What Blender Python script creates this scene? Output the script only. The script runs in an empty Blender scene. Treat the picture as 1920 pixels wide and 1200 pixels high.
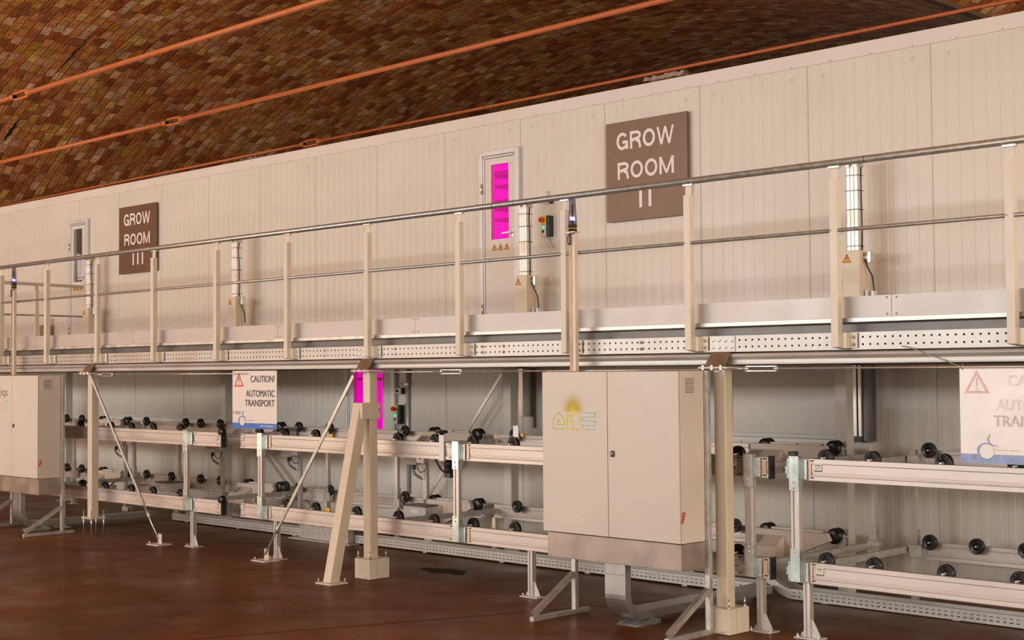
import bpy, bmesh, math, random
from mathutils import Vector, Matrix
random.seed(7)
S = bpy.context.scene
COL = S.collection
R = math.radians

# ------------------------------------------------------------------ camera
def set_camera(a=R(45.0), p=R(2.063), r=R(-0.441), eye=(0, 0, 1.9)):
    fw = Vector((-math.sin(a)*math.cos(p), math.cos(a)*math.cos(p), math.sin(p)))
    rt = Vector((math.cos(a), math.sin(a), 0)); up = rt.cross(fw)
    c, s = math.cos(r), math.sin(r)
    X = c*rt + s*up; Y = c*up - s*rt; Z = -fw
    cd = bpy.data.cameras.new('camera'); cd.lens = 50; cd.sensor_width = 36
    cd.clip_start = .05; cd.clip_end = 200
    co = bpy.data.objects.new('camera', cd); COL.objects.link(co)
    m = Matrix(((X.x, Y.x, Z.x, eye[0]), (X.y, Y.y, Z.y, eye[1]), (X.z, Y.z, Z.z, eye[2]), (0, 0, 0, 1)))
    co.matrix_world = m
    S.camera = co
set_camera()

# ------------------------------------------------------------------ world, lights, exposure
W = bpy.data.worlds.new('world'); S.world = W; W.use_nodes = True
W.node_tree.nodes['Background'].inputs[0].default_value = (1.0, .92, .82, 1)
W.node_tree.nodes['Background'].inputs[1].default_value = .25
def area(name, loc, rot, sx, sy, e, col):
    l = bpy.data.lights.new(name, 'AREA'); l.shape = 'RECTANGLE'; l.size = sx; l.size_y = sy
    l.energy = e; l.color = col
    o = bpy.data.objects.new(name, l); COL.objects.link(o); o.location = loc; o.rotation_euler = rot
    return o
# long strip window of the hall behind the photographer, and an added side fill for the left vault
area('window_light_front', (-24, -13.5, 4.5), (R(90), 0, R(-8)), 44, 1.5, 4250, (1.0, .985, .945))
area('added_side_fill', (9.5, 4, 3.2), (R(97), 0, R(90)), 22, 3.6, 1900, (1.0, .85, .69))
area('added_vault_uplight', (-24, -4, .35), (R(168), 0, 0), 10, 5, 1500, (1.0, .82, .62))  # unseen uplight added near the floor to brighten the left vault
S.view_settings.view_transform = 'Standard'
S.view_settings.look = 'None'
S.view_settings.exposure = 0.30
S.view_settings.gamma = 1.0
S.view_settings.use_curve_mapping = False

# ------------------------------------------------------------------ materials
class NT:
    def __init__(s, name):
        s.m = bpy.data.materials.new(name); s.m.use_nodes = True
        s.t = s.m.node_tree; s.b = s.t.nodes['Principled BSDF']; s.out = s.t.nodes['Material Output']
    def n(s, kind, **kw):
        x = s.t.nodes.new('ShaderNode' + kind)
        for k, v in kw.items():
            if k.startswith('i_'):
                x.inputs[int(k[2:])].default_value = v
            else: setattr(x, k, v)
        return x
    def l(s, a, b): s.t.links.new(a, b)
    def math(s, op, a, b=None):
        x = s.n('Math', operation=op)
        for i, v in enumerate((a, b)):
            if v is None: continue
            if isinstance(v, (int, float)): x.inputs[i].default_value = v
            else: s.l(v, x.inputs[i])
        return x.outputs[0]
def ramp(nt, fac, stops):
    r = nt.n('ValToRGB'); nt.l(fac, r.inputs[0])
    e = r.color_ramp.elements
    while len(e) > 1: e.remove(e[-1])
    e[0].position = stops[0][0]; e[0].color = (*stops[0][1], 1)
    for p, c in stops[1:]:
        k = e.new(p); k.color = (*c, 1)
    return r.outputs[0]
def mat(name, col, rough=.5, metal=0., var=.06, scale=3., bump=0., bscale=80., spec=.5, stretch=(1, 1, 1), rvar=.06, coat=0.):
    """painted / metal surface with soft procedural variation"""
    n = NT(name); b = n.b
    tc = n.n('TexCoord'); mp = n.n('Mapping'); mp.inputs['Scale'].default_value = stretch
    n.l(tc.outputs['Object'], mp.inputs[0])
    no = n.n('TexNoise'); no.inputs['Scale'].default_value = scale; no.inputs['Detail'].default_value = 4
    n.l(mp.outputs[0], no.inputs['Vector'])
    c0 = tuple(max(0, c*(1-var)) for c in col); c1 = tuple(min(1, c*(1+var)) for c in col)
    n.l(ramp(n, no.outputs[0], [(.3, c0), (.7, c1)]), b.inputs['Base Color'])
    rr = n.n('MapRange'); n.l(no.outputs[0], rr.inputs[0]); rr.inputs[1].default_value = .3; rr.inputs[2].default_value = .7
    rr.inputs[3].default_value = rough-rvar; rr.inputs[4].default_value = rough+rvar
    n.l(rr.outputs[0], b.inputs['Roughness'])
    b.inputs['Metallic'].default_value = metal
    b.inputs['Specular IOR Level'].default_value = spec
    b.inputs['Coat Weight'].default_value = coat
    if bump:
        n2 = n.n('TexNoise'); n2.inputs['Scale'].default_value = bscale; n.l(tc.outputs['Object'], n2.inputs['Vector'])
        bp = n.n('Bump'); bp.inputs['Strength'].default_value = bump; bp.inputs['Distance'].default_value = .002
        n.l(n2.outputs[0], bp.inputs['Height']); n.l(bp.outputs[0], b.inputs['Normal'])
    return n.m
def emis(name, col, strength, var=.1, scale=8.):
    n = NT(name); b = n.b
    tc = n.n('TexCoord'); no = n.n('TexNoise'); no.inputs['Scale'].default_value = scale; n.l(tc.outputs['Object'], no.inputs['Vector'])
    c0 = tuple(c*(1-var) for c in col)
    o = ramp(n, no.outputs[0], [(.3, c0), (.7, col)])
    n.l(o, b.inputs['Emission Color']); b.inputs['Emission Strength'].default_value = strength
    b.inputs['Base Color'].default_value = (*[c*.3 for c in col], 1)
    return n.m
M = {}
M['panel'] = mat('sandwich_panel_paint', (.655, .625, .555), .34, 0, .03, 1.2, spec=.45)
M['flash'] = mat('flashing_paint', (.70, .64, .59), .4, 0, .03, 2)
M['smooth'] = mat('hatch_paint', (.62, .58, .50), .3, 0, .03, 1.5)
M['cream'] = mat('cream_paint', (.66, .58, .45), .35, 0, .03, 3)
M['post'] = mat('post_paint', (.68, .62, .51), .35, 0, .03, 3)
M['cab'] = mat('cabinet_paint', (.65, .595, .525), .38, 0, .025, 2, .12, 160)
M['galv'] = mat('galvanised_steel', (.55, .54, .51), .42, .75, .18, 14, .15, 60)
M['zinc'] = mat('bright_zinc', (.62, .70, .68), .25, .8, .1, 10)
M['tube'] = mat('galvanised_tube', (.40, .41, .40), .36, .75, .12, 25)
M['alu'] = mat('aluminium_profile', (.62, .555, .51), .42, .45, .10, 6, stretch=(.3, 1, 1.5), rvar=.1)
M['aluL'] = mat('aluminium_stanchion', (.62, .57, .53), .34, .6, .08, 6, stretch=(3, 3, .4))
M['trough'] = mat('brushed_trough', (.37, .30, .255), .38, .5, .2, 3.5, stretch=(1, 1, 1), rvar=.12)
M['duct'] = mat('duct_steel', (.42, .41, .39), .34, .8, .1, 6)
M['perf'] = mat('perforated_beam_zinc', (.50, .485, .46), .42, .45, .1, 4, stretch=(.5, 1, 1))
M['toe'] = mat('toe_board_zinc', (.50, .47, .45), .46, .35, .06, 3)
M['soffit'] = mat('soffit_sheet', (.20, .17, .14), .5, .3, .12, 4)
M['recess'] = mat('dark_steel', (.16, .15, .14), .45, .5, .15, 6)
M['brown'] = mat('brown_bracket', (.22, .15, .10), .4, .3, .15, 10)
M['rust'] = mat('stained_pole', (.34, .24, .16), .42, .5, .4, 12, stretch=(1, 1, .6))
M['rubber'] = mat('black_rubber', (.012, .012, .012), .32, 0, .3, 20)
M['black'] = mat('black_plastic', (.016, .016, .018), .4, 0, .2, 20)
M['dark'] = mat('dark_gap', (.02, .018, .016), .7, 0, .2, 10)
M['white'] = mat('white_moulding', (.80, .76, .72), .4, 0, .04, 5)
M['mast'] = mat('bright_aluminium_mast', (.88, .86, .83), .26, .25, .03, 5)
M['unit'] = mat('drive_housing_paint', (.68, .58, .49), .42, 0, .05, 5)
M['box'] = mat('grey_box_plastic', (.58, .56, .52), .45, 0, .04, 5)
M['sign'] = mat('brown_sign_metal', (.165, .098, .066), .42, .25, .12, 3, stretch=(1, 1, .6))
M['letter'] = mat('sign_letter_white', (.80, .76, .74), .45, 0, .02, 3)
M['frame'] = mat('door_frame_aluminium', (.62, .62, .63), .38, .2, .06, 4)
M['doorpaint'] = mat('door_paint', (.66, .63, .57), .35, 0, .03, 2)
M['orange'] = mat('orange_tie_rod_paint', (.56, .155, .045), .45, 0, .12, 30)
M['yellow'] = mat('yellow_plastic', (.85, .50, .02), .4, 0, .06, 10)
M['warn'] = mat('warning_sticker_orange', (.85, .42, .02), .5, 0, .05, 10)
M['ink'] = mat('black_print', (.025, .02, .02), .5, 0, .1, 10)
M['red'] = mat('red_plastic', (.65, .03, .02), .4, 0, .06, 10)
M['redprint'] = mat('red_print', (.72, .04, .03), .5, 0, .06, 10)
M['blue'] = mat('blue_print', (.03, .16, .55), .45, 0, .06, 10)
M['board'] = mat('sign_board_white', (.78, .72, .67), .4, 0, .02, 2)
M['boardw'] = mat('glare_white_board', (.97, .95, .93), .25, 0, .05, 5)  # glare on the right caution sign put into its pale board and prints
M['pinkp'] = mat('glare_faded_red_print', (.80, .55, .53), .5, 0, .15, 25)
M['greyp'] = mat('glare_faded_black_print', (.60, .55, .53), .5, 0, .25, 30)
M['greypp'] = mat('glare_washed_print', (.84, .80, .77), .5, 0, .1, 30)
M['bluep'] = mat('glare_faded_blue_print', (.30, .40, .66), .5, 0, .25, 22)
M['greytxt'] = mat('grey_print', (.16, .15, .15), .5, 0, .1, 10)
M['lime'] = mat('lime_print', (.52, .56, .08), .5, 0, .1, 30)
M['gold'] = mat('yellow_print', (.74, .60, .04), .5, 0, .08, 30)
M['teal'] = mat('teal_print', (.36, .58, .55), .5, 0, .08, 30)
M['label'] = mat('pale_label', (.78, .74, .66), .5, 0, .04, 30)
M['grille'] = mat('grille_plastic', (.52, .45, .38), .5, 0, .05, 30)
M['foil'] = mat('crumpled_plastic_wrap', (.70, .62, .56), .18, .5, .2, 14, .9, 20)
M['darkglass'] = mat('dark_window_glass', (.05, .045, .045), .06, 0, .2, 8, spec=.9)
M['paleblue'] = mat('pale_blue_patch', (.55, .60, .68), .3, 0, .05, 8)
M['green'] = emis('green_button_light', (.05, .9, .35), .9)
M['olive'] = mat('yellow_passivated_steel', (.42, .38, .20), .35, .6, .1, 10)
M['plate'] = mat('tan_reflection', (.68, .50, .36), .38, .3, .05, 8)  # orange-tan reflection beside the stanchions, painted as a plate colour
M['hub'] = mat('hub_steel', (.7, .68, .66), .25, .8, .05, 10)
M['belt'] = mat('green_black_belt', (.09, .11, .09), .45, 0, .1, 10)
M['magenta'] = emis('grow_light_magenta', (1.0, .0, .64), .98, .04, 3)
M['mshelf'] = mat('grow_shelf', (.30, .003, .18), .5, 0, .1, 6)
M['led'] = emis('beacon_blue_light', (.12, .10, 1.0), 14, .05)

def wrap_glass(name, col, alpha, rough=.08):
    n = NT(name); b = n.b
    tc = n.n('TexCoord'); no = n.n('TexNoise'); no.inputs['Scale'].default_value = 6; n.l(tc.outputs['Object'], no.inputs['Vector'])
    n.l(ramp(n, no.outputs[0], [(.3, tuple(c*.9 for c in col)), (.7, col)]), b.inputs['Base Color'])
    b.inputs['Roughness'].default_value = rough; b.inputs['Alpha'].default_value = alpha
    return n.m
M['pane'] = wrap_glass('window_pane_glass', (.2, .2, .25), .04, .04)
M['pane_glow'] = wrap_glass('magenta_lit_pane_tint', (.90, .0, .60), .32, .15)  # magenta room light put into the pane tint for an even glow
M['lens'] = wrap_glass('beacon_lens_glass', (.05, .05, .10), .55, .12)

def floor_mat():
    n = NT('brown_sealed_floor'); b = n.b
    tc = n.n('TexCoord')
    n1 = n.n('TexNoise'); n1.inputs['Scale'].default_value = .55; n1.inputs['Detail'].default_value = 5; n1.inputs['Distortion'].default_value = .8
    n.l(tc.outputs['Object'], n1.inputs['Vector'])
    n2 = n.n('TexNoise'); n2.inputs['Scale'].default_value = 7; n2.inputs['Detail'].default_value = 8
    mp = n.n('Mapping'); mp.inputs['Scale'].default_value = (.35, 1.2, 1); n.l(tc.outputs['Object'], mp.inputs[0]); n.l(mp.outputs[0], n2.inputs['Vector'])
    c1 = ramp(n, n1.outputs[0], [(.3, (.095, .032, .004)), (.5, (.14, .048, .007)), (.68, (.175, .064, .013))])
    c2 = ramp(n, n2.outputs[0], [(.35, (.80, .82, .85)), (.65, (1.14, 1.1, 1.1))])
    mx = n.n('Mix', data_type='RGBA', blend_type='MULTIPLY'); mx.inputs[0].default_value = .8
    n.l(c1, mx.inputs[6]); n.l(c2, mx.inputs[7])
    n.l(mx.outputs[2], b.inputs['Base Color'])
    n3 = n.n('TexNoise'); n3.inputs['Scale'].default_value = 1.8; n3.inputs['Detail'].default_value = 6
    n.l(tc.outputs['Object'], n3.inputs['Vector'])
    rr = n.n('MapRange'); n.l(n3.outputs[0], rr.inputs[0]); rr.inputs[1].default_value = .3; rr.inputs[2].default_value = .7
    rr.inputs[3].default_value = .26; rr.inputs[4].default_value = .42
    n.l(rr.outputs[0], b.inputs['Roughness'])
    b.inputs['Specular IOR Level'].default_value = .03
    bp = n.n('Bump'); bp.inputs['Strength'].default_value = .06; bp.inputs['Distance'].default_value = .01
    n.l(n2.outputs[0], bp.inputs['Height']); n.l(bp.outputs[0], b.inputs['Normal'])
    return n.m
M['floor'] = floor_mat()

def brick_mat():
    """thin vault tiles: UV.x = arc length (m), UV.y = distance along the barrel (m)"""
    n = NT('vault_tiles'); b = n.b
    uv = n.n('UVMap'); sp = n.n('SeparateXYZ'); n.l(uv.outputs[0], sp.inputs[0])
    def noise(scale, det=2, vec=None, sc=None):
        t = n.n('TexNoise'); t.inputs['Scale'].default_value = scale; t.inputs['Detail'].default_value = det
        src = uv.outputs[0]
        if sc:
            mp = n.n('Mapping'); mp.inputs['Scale'].default_value = (*sc, 1); n.l(src, mp.inputs[0]); src = mp.outputs[0]
        n.l(src, t.inputs['Vector']); return t
    wob = noise(.5, 1); wob2 = noise(9, 3)
    wb = n.math('ADD', n.math('MULTIPLY', n.math('SUBTRACT', wob.outputs[0], .5), .25), n.math('MULTIPLY', n.math('SUBTRACT', wob2.outputs[0], .5), .055))
    wob3 = noise(7.3, 3)
    wu = n.math('MULTIPLY', n.math('SUBTRACT', wob3.outputs[0], .5), .10)
    bw, bh = .27, .175
    v = n.math('DIVIDE', n.math('ADD', sp.outputs[1], wb), bh)
    row = n.math('FLOOR', v)
    wn0 = n.n('TexWhiteNoise', noise_dimensions='1D'); n.l(row, wn0.inputs['W'])
    u = n.math('ADD', n.math('DIVIDE', n.math('ADD', sp.outputs[0], wu), bw), n.math('MULTIPLY', wn0.outputs[0], 7.0))
    colm = n.math('FLOOR', u)
    cb = n.n('CombineXYZ'); n.l(row, cb.inputs[0]); n.l(colm, cb.inputs[1])
    wn = n.n('TexWhiteNoise', noise_dimensions='3D'); n.l(cb.outputs[0], wn.inputs['Vector'])
    tile = ramp(n, wn.outputs[0], [(0, (.36, .085, .018)), (.13, (.30, .11, .040)), (.28, (.52, .19, .050)), (.44, (.60, .27, .090)),
                                   (.56, (.50, .26, .045)), (.68, (.70, .36, .16)), (.78, (.50, .15, .034)), (.88, (.60, .36, .22)), (.95, (.80, .50, .27)), (1, (.68, .42, .09))])
    fu = n.math('FRACT', u); fv = n.math('FRACT', v)
    eu = n.math('MINIMUM', fu, n.math('SUBTRACT', 1, fu)); ev = n.math('MINIMUM', fv, n.math('SUBTRACT', 1, fv))
    ju = n.n('MapRange'); n.l(eu, ju.inputs[0]); ju.inputs[1].default_value = 0; ju.inputs[2].default_value = .05
    jv = n.n('MapRange'); n.l(ev, jv.inputs[0]); jv.inputs[1].default_value = 0; jv.inputs[2].default_value = .09
    jj = n.math('MINIMUM', ju.outputs[0], jv.outputs[0])
    st = noise(1, 6, sc=(5, 30)); sm = noise(.45, 3); sm2 = noise(2.6, 4, sc=(1, 1.6))
    c2 = ramp(n, st.outputs[0], [(.30, (.50, .46, .43)), (.47, (.95, .95, .95)), (.60, (1.15, 1.13, 1.12)), (.70, (1.7, 1.7, 1.7))])
    m1 = n.n('Mix', data_type='RGBA', blend_type='MULTIPLY'); m1.inputs[0].default_value = 1; n.l(tile, m1.inputs[6]); n.l(c2, m1.inputs[7])
    c3 = ramp(n, sm.outputs[0], [(.3, (.95, .80, .70)), (.7, (1.20, 1.22, 1.22))])
    m2 = n.n('Mix', data_type='RGBA', blend_type='MULTIPLY'); m2.inputs[0].default_value = 1; n.l(m1.outputs[2], m2.inputs[6]); n.l(c3, m2.inputs[7])
    c4 = ramp(n, sm2.outputs[0], [(.35, (.72, .66, .62)), (.6, (1.1, 1.1, 1.1))])
    m4 = n.n('Mix', data_type='RGBA', blend_type='MULTIPLY'); m4.inputs[0].default_value = .8; n.l(m2.outputs[2], m4.inputs[6]); n.l(c4, m4.inputs[7])
    jm = n.n('Mix', data_type='RGBA'); n.l(sm2.outputs[0], jm.inputs[0]); jm.inputs[6].default_value = (.19, .075, .030, 1); jm.inputs[7].default_value = (.42, .20, .09, 1)
    m3 = n.n('Mix', data_type='RGBA'); n.l(jj, m3.inputs[0]); n.l(jm.outputs[2], m3.inputs[6]); n.l(m4.outputs[2], m3.inputs[7])
    n.l(m3.outputs[2], b.inputs['Base Color'])
    b.inputs['Roughness'].default_value = .5
    b.inputs['Specular IOR Level'].default_value = .4
    hgt = n.math('ADD', n.math('MULTIPLY', jj, .5), n.math('MULTIPLY', wn.outputs[0], .8))
    hgt = n.math('ADD', hgt, n.math('MULTIPLY', st.outputs[0], .7))
    hgt = n.math('ADD', hgt, n.math('MULTIPLY', fv, 1.0))
    bp = n.n('Bump'); bp.inputs['Strength'].default_value = .7; bp.inputs['Distance'].default_value = .03
    n.l(hgt, bp.inputs['Height']); n.l(bp.outputs[0], b.inputs['Normal'])
    return n.m
M['brick'] = brick_mat()

def glow_mat():
    n = NT('yellow_sprayed_print'); b = n.b
    tc = n.n('TexCoord'); mp = n.n('Mapping')
    mp.inputs['Location'].default_value = (-.5, 0, 0)
    n.l(tc.outputs['Generated'], mp.inputs[0])
    sp = n.n('SeparateXYZ'); n.l(mp.outputs[0], sp.inputs[0])
    x2 = n.math('MULTIPLY', sp.outputs[0], 2.0)
    d = n.math('SQRT', n.math('ADD', n.math('MULTIPLY', x2, x2), n.math('MULTIPLY', sp.outputs[2], sp.outputs[2])))
    o = n.n('MapRange'); n.l(d, o.inputs[0]); o.inputs[1].default_value = .12; o.inputs[2].default_value = 1
    o.inputs[3].default_value = .95; o.inputs[4].default_value = 0
    al = n.math('POWER', o.outputs[0], 2.2)
    b.inputs['Base Color'].default_value = (.74, .60, .04, 1); n.l(al, b.inputs['Alpha'])
    b.inputs['Roughness'].default_value = .5
    return n.m
M['glow'] = glow_mat()

# ------------------------------------------------------------------ mesh helpers
OFF = {}                       # world offset of each parent's origin
class MB:
    def __init__(s): s.v = []; s.f = []; s.sm = []
    def add(s, vs, fs, smooth=False):
        k = len(s.v); s.v += [tuple(v) for v in vs]; s.f += [tuple(i+k for i in f) for f in fs]; s.sm += [smooth]*len(fs); return s
    def box(s, x0, x1, y0, y1, z0, z1):
        v = [(x, y, z) for z in (z0, z1) for y in (y0, y1) for x in (x0, x1)]
        return s.add(v, [(0, 2, 3, 1), (4, 5, 7, 6), (0, 1, 5, 4), (2, 6, 7, 3), (0, 4, 6, 2), (1, 3, 7, 5)])
    def prism(s, pts, axis, a, b):
        """polygon pts (2D, CCW) extruded along axis 'x','y','z' from a to b"""
        def P(p, t):
            return {'x': (t, p[0], p[1]), 'y': (p[0], t, p[1]), 'z': (p[0], p[1], t)}[axis]
        n = len(pts); v = [P(p, a) for p in pts]+[P(p, b) for p in pts]
        f = [tuple(range(n)), tuple(range(2*n-1, n-1, -1))]+[(i, i+n, (i+1) % n+n, (i+1) % n) for i in range(n)]
        return s.add(v, f)
    def cyl(s, p0, p1, r0, r1=None, n=16, caps=True, smooth=True):
        r1 = r0 if r1 is None else r1
        p0 = Vector(p0); p1 = Vector(p1); d = (p1-p0).normalized()
        u = d.orthogonal().normalized(); w = d.cross(u)
        v = []
        for p, r in ((p0, r0), (p1, r1)):
            for i in range(n):
                t = 2*math.pi*i/n; v.append(p+u*math.cos(t)*r+w*math.sin(t)*r)
        k = len(s.v); s.add(v, [(i, (i+1) % n, (i+1) % n+n, i+n) for i in range(n)], smooth)
        if caps:
            s.f += [tuple(k+i for i in reversed(range(n))), tuple(k+n+i for i in range(n))]; s.sm += [False, False]
        return s
    def lathe(s, c, axis, prof, n=24, smooth=True):
        """prof: list of (radius, distance along axis)"""
        c = Vector(c); d = Vector(axis).normalized(); u = d.orthogonal().normalized(); w = d.cross(u); v = []
        for r, h in prof:
            for i in range(n):
                t = 2*math.pi*i/n; v.append(c+d*h+(u*math.cos(t)+w*math.sin(t))*max(r, 1e-4))
        f = []
        for j in range(len(prof)-1):
            f += [(j*n+i, j*n+(i+1) % n, (j+1)*n+(i+1) % n, (j+1)*n+i) for i in range(n)]
        return s.add(v, f, smooth)
    def beam(s, p0, p1, w, h, up=(0, 0, 1)):
        """rectangular bar between two points; h measured along 'up', w across"""
        p0 = Vector(p0); p1 = Vector(p1); d = (p1-p0).normalized(); up = Vector(up)
        a = d.cross(up).normalized(); b = a.cross(d).normalized(); v = []
        for p in (p0, p1):
            for i, j in ((-1, -1), (1, -1), (1, 1), (-1, 1)): v.append(p+a*(w/2*i)+b*(h/2*j))
        return s.add(v, [(3, 2, 1, 0), (4, 5, 6, 7), (0, 1, 5, 4), (1, 2, 6, 5), (2, 3, 7, 6), (3, 0, 4, 7)])
    def tube(s, pts, r, n=10):
        pts = [Vector(p) for p in pts]; k = len(s.v); v = []
        u = None
        for i, p in enumerate(pts):
            d = (pts[min(i+1, len(pts)-1)]-pts[max(i-1, 0)]).normalized()
            u = d.orthogonal().normalized() if u is None else (u-d*u.dot(d)).normalized()
            w = d.cross(u)
            for j in range(n):
                t = 2*math.pi*j/n; v.append(p+(u*math.cos(t)+w*math.sin(t))*r)
        f = [(i*n+j, i*n+(j+1) % n, (i+1)*n+(j+1) % n, (i+1)*n+j) for i in range(len(pts)-1) for j in range(n)]
        s.add(v, f, True)
        s.f += [tuple(k+i for i in reversed(range(n))), tuple(k+(len(pts)-1)*n+i for i in range(n))]; s.sm += [False]*2
        return s
    def build(s, name, m, parent=None, bevel=0, label=None):
        off = OFF.get(parent.name, Vector((0, 0, 0))) if parent else Vector((0, 0, 0))
        me = bpy.data.meshes.new(name); me.from_pydata([Vector(v)-off for v in s.v], [], s.f); me.update()
        bm = bmesh.new(); bm.from_mesh(me); bmesh.ops.recalc_face_normals(bm, faces=bm.faces); bm.to_mesh(me); bm.free()
        for p, q in zip(me.polygons, s.sm): p.use_smooth = q
        me.materials.append(m)
        o = bpy.data.objects.new(name, me); COL.objects.link(o)
        if parent: o.parent = parent; OFF[o.name] = off
        if bevel:
            b = o.modifiers.new('bevel', 'BEVEL'); b.width = bevel; b.segments = 2; b.limit_method = 'ANGLE'; b.angle_limit = R(40)
        if label: o['label'] = label
        return o
def tag(o, label, cat, group=None, kind=None):
    o['label'] = label; o['category'] = cat
    if group: o['group'] = group
    if kind: o['kind'] = kind
    return o
def thing(name, label, cat, loc=(0, 0, 0), group=None):
    o = bpy.data.objects.new(name, None); COL.objects.link(o); o.location = loc
    o.empty_display_size = .1; OFF[o.name] = Vector(loc)
    return tag(o, label, cat, group)
def struct(o): o['kind'] = 'structure'; return o
def dup(root, loc, label, group=None):
    r = root.copy(); COL.objects.link(r); r.location = loc; r['label'] = label
    if group: r['group'] = group
    for ch in list(root.children):
        c = ch.copy(); COL.objects.link(c); c.parent = r
        for g in list(ch.children):
            d = g.copy(); COL.objects.link(d); d.parent = c
    return r
def text_mb(txt, x0, x1, z0, z1, y, bold=0.0, depth=.0015, spacing=1.0):
    e = bold*(z1-z0)*1.1; mb = MB()
    if e:
        base = text_one(txt, x0+e, x1-e, z0+e*.6, z1-e*.6, y, depth, spacing)
        for k, (dx, dz) in enumerate(((-e, -e*.6), (e, -e*.6), (-e, e*.6), (e, e*.6), (0, 0))):
            mb.add([(v[0]+dx, v[1]-.0002*k, v[2]+dz) for v in base.v], base.f)
        return mb
    return text_one(txt, x0, x1, z0, z1, y, depth, spacing)
def ribbon(m, pts, t, y, closed=False):
    n = len(pts); L = []
    for i, p in enumerate(pts):
        a = Vector(pts[i-1]) if (i or closed) else None; c = Vector(pts[(i+1) % n]) if (i < n-1 or closed) else None
        p = Vector(p); d = []
        if a is not None: d.append((p-a).normalized())
        if c is not None: d.append((c-p).normalized())
        q = sum(d, Vector((0, 0))).normalized(); k = 1/max(.5, q.dot(d[0])); nn = Vector((-q.y, q.x))*t/2*k
        L += [p+nn, p-nn]
    vs = [(v.x, y, v.y) for v in L]; N = n if closed else n-1
    m.add(vs, [(2*i, 2*i+1, (2*i+3) % (2*n), (2*i+2) % (2*n)) for i in range(N)])
def sign_text(txt, x0, x1, z0, z1, y):
    """upright grotesque capitals for the brown room signs"""
    W_ = {'G': .74, 'R': .70, 'O': .76, 'W': 1.0, 'M': .86}; t = .165; gap = .085
    tot = sum(W_[c] for c in txt)+gap*(len(txt)-1); H = z1-z0; sx = (x1-x0)/tot; m = MB(); cx = 0
    def arc(ox, oz, rx, rz, a0, a1, n=14): return [(ox+rx*math.cos(R(a0+(a1-a0)*i/n)), oz+rz*math.sin(R(a0+(a1-a0)*i/n))) for i in range(n+1)]
    for c in txt:
        w = W_[c]; h = t/2; S_ = []
        if c == 'O': S_.append((arc(w/2, .5, w/2-h, .5-h, 0, 345, 23), True))
        if c == 'G': S_ += [(arc(w/2, .5, w/2-h, .5-h, 38, 322, 22), False), ([(w*.52, .44), (w-h*.9, .44)], False), ([(w-h, .50), (w-h, .02)], False)]
        if c == 'R': S_ += [([(h, 0), (h, 1)], False), ([(h, 1-h), (w*.55, 1-h)]+arc(w*.58, .735, w*.42-h, .265-h, 85, -90, 10)+[(h, .47)], False), ([(w*.55, .47), (w*.80, .40), (w*.86, .25), (w-h*.8, 0)], False)]
        if c == 'W': S_ += [([(h*.6, 1), (w*.27, 0)], False), ([(w*.27, 0), (w*.5, .98)], False), ([(w*.5, .98), (w*.73, 0)], False), ([(w*.73, 0), (w-h*.6, 1)], False)]
        if c == 'M': S_ += [([(h, 0), (h, 1)], False), ([(w-h, 0), (w-h, 1)], False), ([(h, .99), (w*.5, .06)], False), ([(w-h, .99), (w*.5, .06)], False)]
        for pts, cl in S_:
            q = [(x0+(cx+p[0])*sx, z0+min(1, max(0, p[1]))*H) for p in pts]
            ribbon(m, q, t*.92*(sx+H)/2*(.82 if c in 'WM' and len(pts) == 2 and abs(pts[0][0]-pts[1][0]) > .05 else 1), y-.0015-.0002*S_.index((pts, cl)), cl)
        cx += w+gap
    return m
def text_one(txt, x0, x1, z0, z1, y, depth=.0015, spacing=1.0):
    """lettering facing -Y, fitted into the rectangle"""
    cu = bpy.data.curves.new('t', 'FONT'); cu.body = txt; cu.size = 1; cu.extrude = .01
    cu.resolution_u = 4; cu.space_character = spacing
    o = bpy.data.objects.new('t', cu); COL.objects.link(o)
    bpy.context.view_layer.update()
    me = bpy.data.meshes.new_from_object(o.evaluated_get(bpy.context.evaluated_depsgraph_get()))
    xs = [v.co.x for v in me.vertices]; ys = [v.co.y for v in me.vertices]
    a0, a1, b0, b1 = min(xs), max(xs), min(ys), max(ys)
    mb = MB()
    mb.add([(x0+(v.co.x-a0)/(a1-a0)*(x1-x0), y-(v.co.z/.01)*depth/2-depth/2, z0+(v.co.y-b0)/(b1-b0)*(z1-z0)) for v in me.vertices],
           [tuple(p.vertices) for p in me.polygons])
    bpy.data.objects.remove(o); bpy.data.curves.remove(cu); bpy.data.meshes.remove(me)
    return mb

YW = 10.80      # face of the grow-room wall
XL, XR = -27.0, -2.0
# ------------------------------------------------------------------ structure: floor
struct(MB().box(-45, 22, -16, 45, -.2, 0).build('floor', M['floor']))
# expansion joint + stains in the floor
struct(tag(MB().add([(-8.9, 5.6, .0012), (-8.88, 5.6, .0012), (-8.15, 7.45, .0012), (-6.7, 11.2, .0012), (-6.72, 11.2, .0012), (-8.17, 7.45, .0012)],
         [(0, 1, 2, 5), (5, 2, 3, 4)]).build('trim_1', M['dark']), 'thin dark joint line running across the brown floor', 'floor joint'))
def blob(cx, cy, rx, ry, seed, n=40):
    random.seed(seed); ph = [random.random()*6.28 for _ in range(5)]
    pts = []
    for i in range(n):
        t = 2*math.pi*i/n; k = 1+sum(.13*math.sin((j+2)*t+ph[j]) for j in range(5))*.6
        pts.append((cx+rx*k*math.cos(t), cy+ry*k*math.sin(t), .0015))
    return MB().add(pts, [tuple(range(n))])
stain_m = mat('oil_stain', (.034, .020, .012), .6, 0, .3, 6, spec=.05)
tag(blob(-10.12, 9.18, .27, .15, 3).build('floor_stain', stain_m), 'dark irregular stain on the brown floor right of the middle column base', 'stain')

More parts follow.
